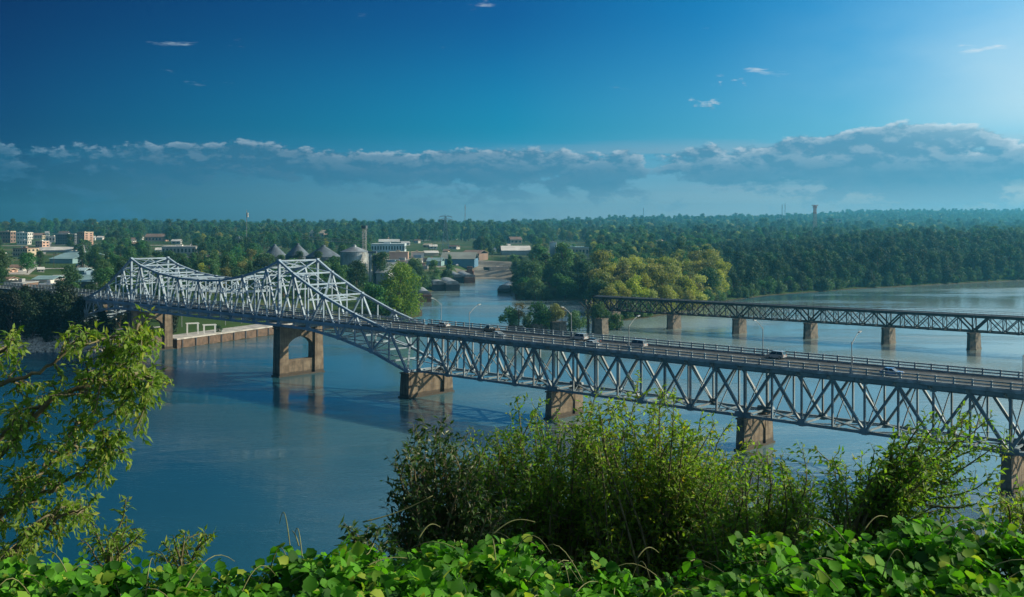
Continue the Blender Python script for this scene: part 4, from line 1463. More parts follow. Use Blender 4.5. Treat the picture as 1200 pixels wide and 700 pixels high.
# no crown may stand in front of a building the photo shows
keep = np.ones(len(rec), bool)
crown = np.where((rec[:, 3] < 130) & (rec[:, 1] < 470), 6.0, 12.0) * F / rec[:, 1]
for x0, x1, yt, yb, bd in SEEN:
    keep &= ~((rec[:, 1] < bd + 4) & (rec[:, 3] > x0 - crown * .42) & (rec[:, 3] < x1 + crown * .42) & (rec[:, 4] - crown < yb - .45 * (yb - yt)) & (rec[:, 4] > yt))
rec = rec[keep]
# thin the built-up left and middle, keep the woods dense
u = RNG.random(len(rec))
town = (rec[:, 3] < 640) & (rec[:, 1] > 480) & (rec[:, 1] < 1900)
left_bank = (rec[:, 3] < 480) & (rec[:, 3] > 190) & (rec[:, 1] < 480)
far_b = (rec[:, 3] > 560) & (rec[:, 1] > 500) & (rec[:, 1] < 1900)
keep = np.where(town, u < 0.62, np.where(left_bank, u < 0.55, True))
rec = rec[keep]
order = np.argsort(rec[:, 1])
rec = rec[order]


def kind_for(px, y, d):
    r = random.random()
    if px < 205 and y < 440:
        return random.choice(['deep_a', 'deep_b'])
    if 690 < px < 850 and y < 640:
        return random.choice(['gold_a', 'gold_b', 'gold_a', 'broad_c', 'gold_b'])
    if px > 835 and y < 1150:
        return random.choice(['wood_a', 'wood_b', 'wood_a', 'wood_c', 'wood_b'])
    if 600 <= px <= 700 and y < 700:
        return random.choice(['broad_a', 'broad_c', 'broad_b', 'tall_d', 'broad_c'])
    if px < 600 and r < 0.08:
        return 'cone_e'
    if r < 0.12:
        return random.choice(['gold_a', 'gold_b'])
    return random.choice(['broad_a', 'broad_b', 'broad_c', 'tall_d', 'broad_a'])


near_n = 0
far_list = []
LIM = 250
GROUPS = [
    (lambda px, y: px < 120, 'dark broadleaf tree on the shaded bank left of the long bridge', 'trees on the left bank'),
    (lambda px, y: px < 600, 'green broadleaf tree on the town bank between the long bridge and the barges', 'trees on the town bank'),
    (lambda px, y: px < 692, 'green broadleaf tree on the low point between the barges and the railway bridge', 'trees on the middle point'),
    (lambda px, y: px < 850, 'sunlit yellow green tree on the bank at the end of the railway bridge', 'trees at the railway abutment'),
    (lambda px, y: True, 'dark green broadleaf tree in the dense wood along the right bank', 'trees of the right bank wood'),
]
for x, y, z, px, py, d in rec:
    kd = kind_for(px, y, d)
    sc = random.choice([random.uniform(0.6, 0.9), random.uniform(0.8, 1.2), random.uniform(0.95, 1.4)])
    if px < 78 and y < 470: sc *= 0.48
    elif px < 130 and y < 470: sc *= 0.6
    elif px < 480 and y < 480: sc *= 0.55
    elif px < 640 and 480 < y < 1900: sc *= 0.72
    elif 600 < px < 700 and y < 760: sc *= 0.82
    if px > 845 and y < 1300: sc *= 0.62 + 0.16 * min(1, max(0, (px - 860) / 200))
    elif px > 640 and y < 2300 and y > 640: sc *= 0.72
    if 690 < px < 850 and y < 640: sc *= 0.95
    if d == 3.0 and random.random() < 0.6:
        kd, sc = random.choice(['shrub', 'shrub', 'shrub_gold' if 690 < px < 850 else 'shrub']), random.uniform(0.7, 1.4)
        far_list.append((x, y, z - 0.5, kd, sc)); continue
    if d < 6: sc *= random.choice([0.6, 0.75, 0.9])
    if near_n < LIM and 0 < px < 1200 and ((y < 640) or (px > 835 and d < 45)):
        for f_, lab, grp in GROUPS:
            if f_(px, y): break
        plant_tree(kd, (x, y, z - 0.2), sc, random.uniform(0, 6.28), lab, grp)
        near_n += 1
    else:
        far_list.append((x, y, z - 0.3, kd, sc * (1.3 if y > 2300 else (1.2 if y > 1300 else 1.0))))
print('trees', near_n, len(far_list))


def wood(name, pts, label):
    """one stuff object: tree crowns instanced on points with geometry nodes"""
    protos = sorted({p[3] for p in pts})
    coll = bpy.data.collections.new(name + '_kinds')       # not linked to the scene: only instanced
    for i, k in enumerate(protos):
        o = bpy.data.objects.new('%02d_%s' % (i, k), PROTO[k][2])
        coll.objects.link(o)
    me = bpy.data.meshes.new(name)
    me.vertices.add(len(pts))
    me.vertices.foreach_set('co', np.array([p[:3] for p in pts], np.float32).ravel())
    for nm, typ, vals in (('k', 'INT', [protos.index(p[3]) for p in pts]), ('sc', 'FLOAT', [p[4] for p in pts]), ('rz', 'FLOAT', [random.uniform(0, 6.28) for p in pts])):
        a = me.attributes.new(nm, typ, 'POINT'); a.data.foreach_set('value', vals)
    ng = bpy.data.node_groups.new(name, 'GeometryNodeTree')
    ng.interface.new_socket('Geometry', in_out='INPUT', socket_type='NodeSocketGeometry')
    ng.interface.new_socket('Geometry', in_out='OUTPUT', socket_type='NodeSocketGeometry')
    N, Lk = ng.nodes, ng.links
    gi, go = N.new('NodeGroupInput'), N.new('NodeGroupOutput')
    ci = N.new('GeometryNodeCollectionInfo'); ci.inputs[0].default_value = coll
    ci.inputs['Separate Children'].default_value = True; ci.inputs['Reset Children'].default_value = True
    iop = N.new('GeometryNodeInstanceOnPoints'); iop.inputs['Pick Instance'].default_value = True

    def attr(nm, t):
        a = N.new('GeometryNodeInputNamedAttribute'); a.data_type = t; a.inputs[0].default_value = nm
        return a.outputs[0]
    cx = N.new('ShaderNodeCombineXYZ'); Lk.new(attr('rz', 'FLOAT'), cx.inputs[2])
    cs = N.new('ShaderNodeCombineXYZ')
    s = attr('sc', 'FLOAT')
    for i in range(3): Lk.new(s, cs.inputs[i])
    Lk.new(gi.outputs[0], iop.inputs['Points']); Lk.new(ci.outputs[0], iop.inputs['Instance'])
    Lk.new(attr('k', 'INT'), iop.inputs['Instance Index'])
    Lk.new(cx.outputs[0], iop.inputs['Rotation']); Lk.new(cs.outputs[0], iop.inputs['Scale'])
    Lk.new(iop.outputs[0], go.inputs[0])
    o = link(name, me)
    md = o.modifiers.new('instances', 'NODES'); md.node_group = ng
    tag(o, label, 'woodland', kind='stuff')
    return o


wood('town_woodland', [p for p in far_list if to_px(*p[:3])[0] < 690 and p[1] < 2300], 'scattered green tree cover between the town buildings')
wood('right_bank_woodland', [p for p in far_list if to_px(*p[:3])[0] >= 690 and p[1] < 2300], 'dense green woodland covering the right bank and the land behind')
wood('hill_woodland', [p for p in far_list if p[1] >= 2300], 'hazy tree covered country along the skyline')

# single trees worth their own words
def tree_px(kind, px, py, hpx, label, name='broadleaf_tree', d=None, group=None, wide=1.0):
    g = ground_px(px, py) if d is None else at_d(px, py, d)
    hgt = hpx * g.y / F
    s = hgt / PSHAPE[kind]
    return plant_tree(kind, g, s * wide, random.uniform(0, 6.28), label, group, name, s)


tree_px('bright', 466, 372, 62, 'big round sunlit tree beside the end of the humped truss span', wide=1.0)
tree_px('broad_c', 438, 371, 40, 'dark tree tucked behind the big round sunlit tree on its left')
tree_px('broad_c', 474, 369, 34, 'dark green tree behind the big round sunlit tree on its channel side')
t = pier_tops
plant_tree('shrub', t[0] + Vector((0, 0, -.6)), 1.0, 1.0, 'leafy bush growing on the squat pier nearest the railway bridge', 'plants on the old piers', 'shrub')
plant_tree('thin_brown', t[1] + Vector((1.4, 0, 0)), 0.62, 2.0, 'ragged yellowing tree on an old pier', 'plants on the old piers')
plant_tree('shrub_gold', t[1] + Vector((-.9, 0, -.6)), 1.05, 2.0, 'yellow green bush at the foot of the ragged tree on an old pier', 'plants on the old piers', 'shrub')
plant_tree('shrub', t[2] + Vector((0, 0, -.6)), 1.35, 3.0, 'wide leafy bush on a low old pier left of the ragged tree', 'plants on the old piers', 'shrub')
plant_tree('thin_brown', t[3] + Vector((1.5, 0, 0)), 0.98, 1.2, 'thin brown leaved tree rising above the bridge deck', 'plants on the old piers')
plant_tree('shrub', t[3] + Vector((-1.8, 0, -.6)), 1.15, 4.0, 'dark rounded bush beside the thin brown tree', 'plants on the old piers', 'shrub')
for px_, sc_, lab_ in ((674, 1.25, 'dark bush added to shade the two stone piers next to the bare tree'), (640, 1.2, 'dark low bush added as shade beside the wide leafy bush'), (618, 1.0, 'small dark bush added as shade between the brown tree and the wide leafy bush'), (722, 1.1, 'dark bush added as shade at the foot of the first railway pier')):  # bushes added on the sunny side to shade the old piers
    plant_tree('shrub', at_z(px_, 389.5, -.8), sc_, px_, lab_, None, 'shrub')
# the dark closed trees on the bank below the bridge approach
rk = random.Random(9)
for k in range(30):
    px_ = -6 + k * 3.3 + rk.uniform(-1.5, 1.5)
    py_ = rk.choice([rk.uniform(372, 384), rk.uniform(384, 401)])
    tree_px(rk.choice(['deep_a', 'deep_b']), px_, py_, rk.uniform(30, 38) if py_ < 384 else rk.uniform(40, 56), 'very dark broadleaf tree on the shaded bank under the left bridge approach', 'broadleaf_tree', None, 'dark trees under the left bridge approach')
# bare snag
sn = at_z(689, 391)
root = empty('bare_tree', sn)
tag(root, 'bare broken tree trunk with stubby limbs and a few leaves, standing between two old piers', 'tree')
mb = MB()
mb.tube([(0, 0, -2), (0.1, 0, 4), (-0.1, 0.1, 8), (0.2, 0, 10.2)], [0.62, 0.5, 0.4, 0.22], 8)
for q in ([(0, 0, 7.5), (-1.2, 0.2, 9.6), (-2.6, .3, 11.2), (-3.3, .3, 11.4)], [(0, 0, 8), (1.0, 0, 10.2), (1.1, 0, 12)], [(0.1, 0, 7), (1.8, .2, 8.6), (2.9, 0, 10.6)], [(0, 0, 9), (-.8, .5, 11), (-.6, .6, 12.3)]):
    mb.tube(q, [0.34 - 0.08 * i for i in range(len(q))], 6)
mb.build('trunk', M['stone'], root, True)
kk = 260
pos = np.array([[-0.2, 0, 6.5]]) + RNG.normal(size=(kk, 3)) * [0.8, .7, 2.0]
pos[:90] = np.array([2.4, 0, 9.6]) + RNG.normal(size=(90, 3)) * [0.8, .7, 0.9]
v, ff, sz = scatter_mesh('crown', LEAF_V, LEAF_F, None, rand_rot(kk) * 0.55, pos)
link('crown', np_mesh('crown', v, ff, sz, M['tree_gold']), root)

# ------------------------------------------------------------------ barges
def barge(label, x, y, L, wdt, hull_h, rz, hullm, cover=True, rake=0.0, group=None, sidem=None):
    root = empty('river_barge', (x, y, 0), rz)
    tag(root, label, 'barge', group)
    hw = wdt / 2
    mb = MB()
    prof = [(0.0 + rake, -.6), (L - rake, -.6), (L, hull_h * .55), (L, hull_h), (0, hull_h), (0, hull_h * .55)]
    mb.prism(prof, (-hw, 0, 0), (0, 1, 0), (0, 0, 1), (wdt, 0, 0))
    mb.box((-hw - .12, -.1, hull_h - .35), (hw + .12, L + .1, hull_h + .06))
    hb = mb.build('hull', hullm, root)
    mb = MB()
    for k in range(int(L / 3)):
        mb.box((hw, k * 3 + 1.2, .2), (hw + .1, k * 3 + 1.5, hull_h - .4)); mb.box((-hw - .1, k * 3 + 1.2, .2), (-hw, k * 3 + 1.5, hull_h - .4))
    mb.build('rib_row', hullm, root)
    for s_ in (-1, 1):
        for yy in (1.2, L - 1.2): MB().lathe((s_ * (hw - .5), yy, hull_h), [(.22, 0), (.22, .5), (.3, .55), (.3, .65)], 8).build('bollard', M['barge_dark'], root)
    if cover:
        mb = MB()
        cw = hw - .7
        arc = [(-cw, 0), (-cw, .9)] + [(cw * math.cos(t), .9 + 1.15 * math.sin(t)) for t in np.linspace(math.pi * .94, math.pi * .06, 9)] + [(cw, .9), (cw, 0)]
        mb.prism(arc, (0, 1.6, hull_h + .05), (1, 0, 0), (0, 0, 1), (0, L - 3.2, 0))
        n = max(3, int(L / 5))
        for k in range(n + 1):
            yy = 1.6 + (L - 3.2 - .3) * k / n
            mb.prism([(p * 1.03, q * 1.04 + .01) for p, q in arc], (0, yy, hull_h + .05), (1, 0, 0), (0, 0, 1), (0, .3, 0))
        mb.build('cover', M['barge_cover'], root)
    return root


barge('rusty red sided barge moored beside the big round tree', -44.2, 535, 34, 6.6, 3.55, .16, M['barge_rust'], True)
barge('dark hulled covered barge, bank side one of the middle pair', -43.5, 624, 48, 8.0, 3.70, .16, M['barge_dark'], True)
barge('dark hulled covered barge, water side one of the middle pair', -34.9, 622, 44, 8.2, 3.85, .16, M['barge_dark'], True)
barge('covered barge with a grey hull, bank side one of the farthest pair', -36.0, 712, 50, 7.0, 3.40, .16, M['barge_dark'], True)
barge('rust red covered barge, water side one of the farthest pair', -28.2, 704, 50, 7.2, 3.70, .16, M['barge_rust'], True)
barge('blue grey covered barge alone against the middle point', -4.6, 601, 36, 7.6, 2.6, -.12, M['barge_dark'], True, 2.5)
gb = ground_px(582, 318)
o = barge('pale empty barge drawn up on the sandy landing', gb.x, gb.y, 26, 8, 3.4, -1.0, wallmat(TAN), False, 3); o.location.z = gb.z + .4
gb = ground_px(570, 319)
o = barge('dark empty barge drawn up beside the pale one on the landing', gb.x, gb.y, 22, 8, 3.6, -.9, M['barge_dark'], False, 3); o.location.z = gb.z + .3
# towboat behind the far pair
root = empty('towboat', (-31, 764, 0)); tag(root, 'small brown towboat with a square pilot house behind the farthest barges', 'boat')
mb = MB(); mb.prism([(-4, -.5), (4, -.5), (4, 2.2), (-4, 2.2)], (0, 0, 0), (1, 0, 0), (0, 0, 1), (0, 16, 0)); mb.build('hull', M['barge_dark'], root)
MB().box((-3, 3, 2.2), (3, 13, 5.2)).build('deck_house', M['barge_rust'], root)
ph = MB().box((-2, 4, 5.2), (2, 8, 8.4)).build('pilot_house', M['barge_rust'], root)
MB().box((-2.05, 3.95, 6.7), (2.05, 8.05, 7.7)).build('window_band', M['glass'], ph)

# ------------------------------------------------------------------ dock, rocks, waterfront bits
da, db = at_z(207, 408.7), at_z(354, 387.5)
ddir = (db - da).normalized(); dn = Vector((-ddir.y, ddir.x, 0))
Ld = (db - da).length
dock = empty('river_dock', da); tag(dock, 'long brown concrete river dock wall behind the two arched piers', 'dock')
mb = MB(); mb.prism([(0.0, -.2), (Ld, -.2), (Ld, 9), (0, 9)], (0, 0, -2.4), ddir, dn, (0, 0, 5.2)); mb.build('wall', M['dock'], dock)
mb = MB(); mb.prism([(-.3, -.5), (Ld, -.5), (Ld, 9.2), (-.3, 9.2)], (0, 0, 2.8), ddir, dn, (0, 0, .45)); mb.build('coping', M['pale_conc'], dock)
mb = MB()
for i in range(int(Ld / 6)): mb.prism([(i * 6 + 2, -.45), (i * 6 + 2.45, -.45), (i * 6 + 2.45, -.2), (i * 6 + 2, -.2)], (0, 0, -1), ddir, dn, (0, 0, 3.75))
mb.build('fender', M['barge_dark'], dock)


def post_frame(label, px, d, w, h):
    c = at_d(px, 300, d); c.z = max(hz1(c.x, c.y), 3.24)
    root = empty('pipe_frame', c, .4); tag(root, label, 'frame')
    for s_ in (-1, 1):
        for q in (0, 2.0): MB().bar((s_ * w / 2, q, -.3), (s_ * w / 2, q, h), .3).build('post', M['paint_white'], root)
    for q in (0, 2.0): MB().bar((-w / 2 - .4, q, h + .12), (w / 2 + .4, q, h + .12), .26).build('top_bar', M['paint_white'], root)


post_frame('white pipe frame on the dock, the one nearer the dock end', 226, 349, 3.4, 3.4)
post_frame('white pipe frame standing farther along the dock', 246, 352, 3.6, 2.6)
for i, (px, d, lab) in enumerate(((136, 352, 'white park lamp under the left end of the bridge'), (264, 378, 'white park lamp behind the dock'), (283, 385, 'white park lamp farther along the lawn behind the dock'), (24, 345, 'park lamp on the shaded path along the rocks'), (213, 372, 'park lamp behind the far leg of the leftmost arched pier'))):
    c = at_d(px, 300, d); c.z = hz1(c.x, c.y)
    root = empty('park_lamp', c); tag(root, lab, 'lamp post')
    MB().tube([(0, 0, -.3), (0, 0, 4.2)], [.13, .08], 8).build('pole', M['lamp'], root)
    MB().lathe((0, 0, 4.2), [(.12, 0), (.3, .12), (.34, .4), (.1, .62)], 10).build('lamp_head', M['paint_white'], root)

# riprap
n = 5200
tpar = RNG.random(n)
edge = np.array([at_z(x, y)[:2] for x, y in ((-200, 418), (-60, 412.5), (60, 412.5), (140, 411), (198, 408.5))])
el_ = np.concatenate([[0], np.cumsum(np.hypot(*np.diff(edge, axis=0).T))])
sx = np.interp(tpar * el_[-1], el_, edge[:, 0]); sy = np.interp(tpar * el_[-1], el_, edge[:, 1])
off = RNG.uniform(-1.5, 14, n)
P = np.stack([sx + off * .25, sy + off], 1)
zz = height(P)
ICO = [(0, 0, 1), (.9, 0, .2), (.28, .85, .25), (-.72, .53, .1), (-.75, -.5, .3), (.25, -.9, .15), (0, 0, -.8)]
ICF = [(0, 1, 2), (0, 2, 3), (0, 3, 4), (0, 4, 5), (0, 5, 1), (6, 2, 1), (6, 3, 2), (6, 4, 3), (6, 5, 4), (6, 1, 5)]
v, ff, sz = scatter_mesh('riprap', ICO, ICF, None, rand_rot(n) * RNG.uniform(.28, .85, n)[:, None, None], np.column_stack([P, np.maximum(zz, -.3) + .15]))
o = link('riprap_rocks', np_mesh('riprap_rocks', v, ff, sz, mat('riprap_stone', (.38, .35, .31), .95, var=.5, vscale=.7)))
tag(o, 'grey riprap stones lining the shaded left bank', 'rocks', kind='stuff')
# pale track along the bank
tp = [ground_px(x, y) for x, y in ((-60, 396), (40, 393), (100, 389), (150, 386), (200, 383))]
tv = []
for p in tp:
    for w_ in (-1.8, 1.8): tv.append((p.x, p.y + w_ * 1.3, max(hz1(p.x, p.y + w_ * 1.3), p.z) + .12))
o = link('riverside_path', np_mesh('riverside_path', tv, [i for k in range(len(tp) - 1) for i in (2 * k, 2 * k + 2, 2 * k + 3, 2 * k + 1)], [4] * (len(tp) - 1), M['pale_conc']))
tag(o, 'pale path along the left bank above the rocks', 'path', kind='structure')
# overpass and street lights behind the left bank
oa, ob = at_d(-70, 330, 520), at_d(66, 331, 500)
root = empty('overpass', oa); tag(root, 'low grey road overpass at the left edge of the town', 'overpass')
dv = (ob - oa); du = dv.normalized()
mb = MB(); mb.bar(Vector((0, 0, -.7)), dv + Vector((0, 0, -.7)), 9, .9); mb.build('deck', M['pale_conc'], root)
for w_ in (-4.4, 4.4):
    mb = MB(); off_ = Vector((-du.y, du.x, 0)) * w_; mb.bar(off_ + Vector((0, 0, .2)), dv + off_ + Vector((0, 0, .2)), .3, .9); mb.build('parapet', M['pale_conc'], root)
for i in range(5):
    p = dv * (i / 4.0) * .96 + du * 1.0
    mb = MB(); mb.tube([(p.x, p.y, -14), (p.x, p.y, -1.15)], .7, 10); mb.build('column', M['pale_conc'], root)


# ------------------------------------------------------------------ street lamps on the bridge
def s_at(px, n):
    r = (px - 600) / F
    p0 = bp_(0, n)
    return (r * p0.y - p0.x) / (BE.x - r * BE.y)


def street_lamp(label, px, n, arm_dir, h=5.1):
    s = s_at(px, n)
    root = empty('street_lamp', bp_(s, n, ROAD_Z + .27))
    tag(root, label, 'street lamp')
    MB().tube([(0, 0, 0), (0, 0, h)], [.10, .06], 8).build('pole', M['lamp'], root)
    MB().box((-.22, -.22, 0), (.22, .22, .3)).build('base_plate', M['lamp'], root)
    a = BN * arm_dir
    MB().tube([(0, 0, h - .5), a * .9 + Vector((0, 0, h + .25)), a * 1.8 + Vector((0, 0, h + .85)), a * 2.8 + Vector((0, 0, h + 1.3))], [.07, .06, .055, .05], 6).build('arm', M['lamp'], root)
    hd = MB(); hd.bar(a * 2.7 + Vector((0, 0, h + 1.28)), a * 3.5 + Vector((0, 0, h + 1.42)), .34, .18); hd.build('lamp_head', M['lamp'], root)


FN, NN = TW + .28, -.28
street_lamp('far side street lamp nearest the humped truss span', 517, FN, -1)
street_lamp('near side street lamp closest to the humped truss span', 550, NN, 1)
street_lamp('far side street lamp in front of the old stone piers', 669.5, FN, -1)
street_lamp('near side street lamp standing before the railway bridge end', 737, NN, 1)
street_lamp('far side street lamp just left of the grey family car', 894, FN, -1)
street_lamp('near side street lamp just left of the blue car', 998, NN, 1)
street_lamp('near side street lamp at the right edge of the view', 1199, NN, 1)

# ------------------------------------------------------------------ vehicles
def car(label, px, n, heading, body_col, style='sedan', cat='car'):
    """heading +1 drives toward the right-hand shore, -1 away"""
    L, Wd, Hh = {'sedan': (4.7, 1.82, 1.45), 'suv': (4.8, 1.92, 1.78), 'van': (5.2, 2.0, 1.95), 'pickup': (5.6, 2.0, 1.85)}[style]
    s = s_at(px, n)
    d = BE * heading
    root = empty('pickup_truck' if style == 'pickup' else ('parked_van' if style == 'van' else 'car'), bp_(s, n, ROAD_Z + .006), math.atan2(d.y, d.x))
    root.scale = (.77, .77, .77)
    root.name = {'pickup': 'pickup_truck', 'van': 'minivan', 'suv': 'family_car', 'sedan': 'car'}[style]
    tag(root, label, cat)
    pm = mat('car_paint', body_col, 0.3, 0.15, coat=0.6)
    hl, hw = L / 2, Wd / 2
    bel = 0.56 * Hh if style != 'sedan' else 0.62 * Hh
    low = [(-hl, .45), (-hl + .15, .28), (hl - .2, .28), (hl, .42), (hl - .03, .68), (hl - .25, .80)]
    if style == 'sedan': low += [(hl - 1.25, bel), (-hl + .75, bel + .04), (-hl + .05, bel - .02)]
    elif style == 'pickup': low += [(hl - 1.35, bel), (-hl + .0, bel)]
    else: low += [(hl - 1.1, bel), (-hl + .03, bel + .04)]
    mb = MB()
    # tapered body: inner outline slightly shrunk at the sides
    n_ = len(low)
    mid = [(x * .985, z) for x, z in low]
    v = [(x * .97, -hw * .93, .45 + (z - .45) * .96) for x, z in low] + [(x, -hw, z) for x, z in mid] + [(x, hw, z) for x, z in mid] + [(x * .97, hw * .93, .45 + (z - .45) * .96) for x, z in low]
    v[n_:2 * n_] = [(x, -hw * (1.0 if z < bel - .1 else .95), z) for x, z in mid]
    v[2 * n_:3 * n_] = [(x, hw * (1.0 if z < bel - .1 else .95), z) for x, z in mid]
    f = [tuple(range(n_ - 1, -1, -1)), tuple(range(3 * n_, 4 * n_))]
    for r_ in range(3): f += [(r_ * n_ + i, r_ * n_ + (i + 1) % n_, (r_ + 1) * n_ + (i + 1) % n_, (r_ + 1) * n_ + i) for i in range(n_)]
    mb.poly(v, f); mb.build('body', pm, root)
    if style == 'sedan': cab, rf = [(-hl + .45, hl - 1.15)], (-hl + 1.15, hl - 2.05)
    elif style == 'pickup': cab, rf = [(-.35, hl - 1.3)], (-.15, hl - 2.0)
    else: cab, rf = [(-hl + .06, hl - 1.0)], (-hl + .35, hl - 1.85)
    a, b = cab[0]
    rz_ = Hh - .05
    cw, rw = hw * .93, hw * .76
    v = [(a, -cw, bel - .02), (b, -cw, bel - .02), (b, cw, bel - .02), (a, cw, bel - .02), (rf[0], -rw, rz_), (rf[1], -rw, rz_), (rf[1], rw, rz_), (rf[0], rw, rz_)]
    MB().poly(v, [(3, 2, 1, 0), (4, 5, 6, 7), (0, 1, 5, 4), (1, 2, 6, 5), (2, 3, 7, 6), (3, 0, 4, 7)]).build('window_band', M['glass'], root)
    mb = MB(); mb.box((rf[0] - .08, -rw - .03, rz_ + .003), (rf[1] + .08, rw + .03, Hh))
    for t_ in ([0.0, .5, 1.0] if style != 'pickup' else [0.0, 1.0]):
        for sd_ in (-1, 1):
            xb = a + (b - a) * t_; xt = rf[0] + (rf[1] - rf[0]) * t_
            mb.bar((xb, sd_ * (cw + .012), bel), (xt, sd_ * (rw + .012), rz_), .10, .05)
    mb.build('roof', pm, root)
    if style == 'pickup':
        mb = MB(); mb.box((-hl + .15, -hw + .15, bel + .003), (-.6, hw - .15, bel + .02)); mb.build('cargo_bed', M['tyre'], root)
    for x in (-hl + .95, hl - .95):
        for sd_ in (-1, 1):
            w_ = MB(); w_.tube([(x, sd_ * (hw - .2), .33), (x, sd_ * (hw + .015), .33)], .33, 16); wo_ = w_.build('wheel', M['tyre'], root)
            w_ = MB(); w_.tube([(x, sd_ * (hw - .02), .33), (x, sd_ * (hw + .03), .33)], .2, 12); w_.build('rim', M['rim'], wo_)
    for sd_ in (-1, 1):
        MB().box((hl - .22, sd_ * (hw - .35) - .2, .62), (hl - .02, sd_ * (hw - .35) + .2, .76)).build('headlight', M['paint_white'], root)
        MB().box((-hl - .015, sd_ * (hw - .28) - .16, .72), (-hl + .2, sd_ * (hw - .28) + .16, .92)).build('tail_light', M['red_paint'], root)
        MB().box((b - .5, sd_ * hw * .97 - .09, bel), (b - .28, sd_ * hw * .97 + .09, bel + .16)).build('mirror', pm, root)
    return root


NEAR_L, FAR_L, FAR_IN = 3.3, TW - 2.0, TW - 4.6
car('white car in the far lane just past the humped truss', 519, FAR_L, -1, (.6, .62, .63), 'sedan')
car('dark pickup in the far lane, following the white car past the hump', 575, FAR_L, -1, (.13, .13, .12), 'pickup', 'pickup truck')
car('silver car in the near lane below the dark pickup', 584, NEAR_L, 1, (.50, .54, .58), 'sedan')
car('silver family car in the far lane above the two cars bunched together', 679, FAR_L, -1, (.50, .53, .55), 'suv')
car('black car half hidden between two silver cars', 694, FAR_IN - 1, -1, (.02, .022, .025), 'sedan')
car('silver car in the near lane beside the black car', 695, NEAR_L, 1, (.55, .58, .6), 'sedan')
car('white minivan in the far lane by the street lamp', 747, FAR_IN, -1, (.42, .44, .46), 'van', 'minivan')
car('grey family car alone in the far lane', 909, FAR_L, -1, (.40, .42, .44), 'suv')
car('bright blue car in the near lane near the right end', 1045, NEAR_L + .7, 1, (.03, .13, .42), 'sedan')

# ------------------------------------------------------------------ foreground trees on the bluff
#@@FOREGROUND@@
LANCE_V = [(0, 0, 0), (.38, .20, .05), (1, 0, -.10), (.38, -.20, .05), (.40, 0, 0.0)]
LANCE_F = [(0, 4, 2, 1), (0, 3, 2, 4)]


def curve_pts(a, b, rng, n=9, lift=0.18, wob=0.05):
    a, b = np.array(a), np.array(b)
    L = np.linalg.norm(b - a)
    t = np.linspace(0, 1, n)[:, None]
    p = a + (b - a) * t
    p[:, 2] += (np.sin(t[:, 0] * math.pi) * lift * L * .5)
    w = rng.normal(size=(3,)) * wob * L
    p += np.sin(t * math.pi * rng.uniform(1.2, 2.4)) * w
    return p


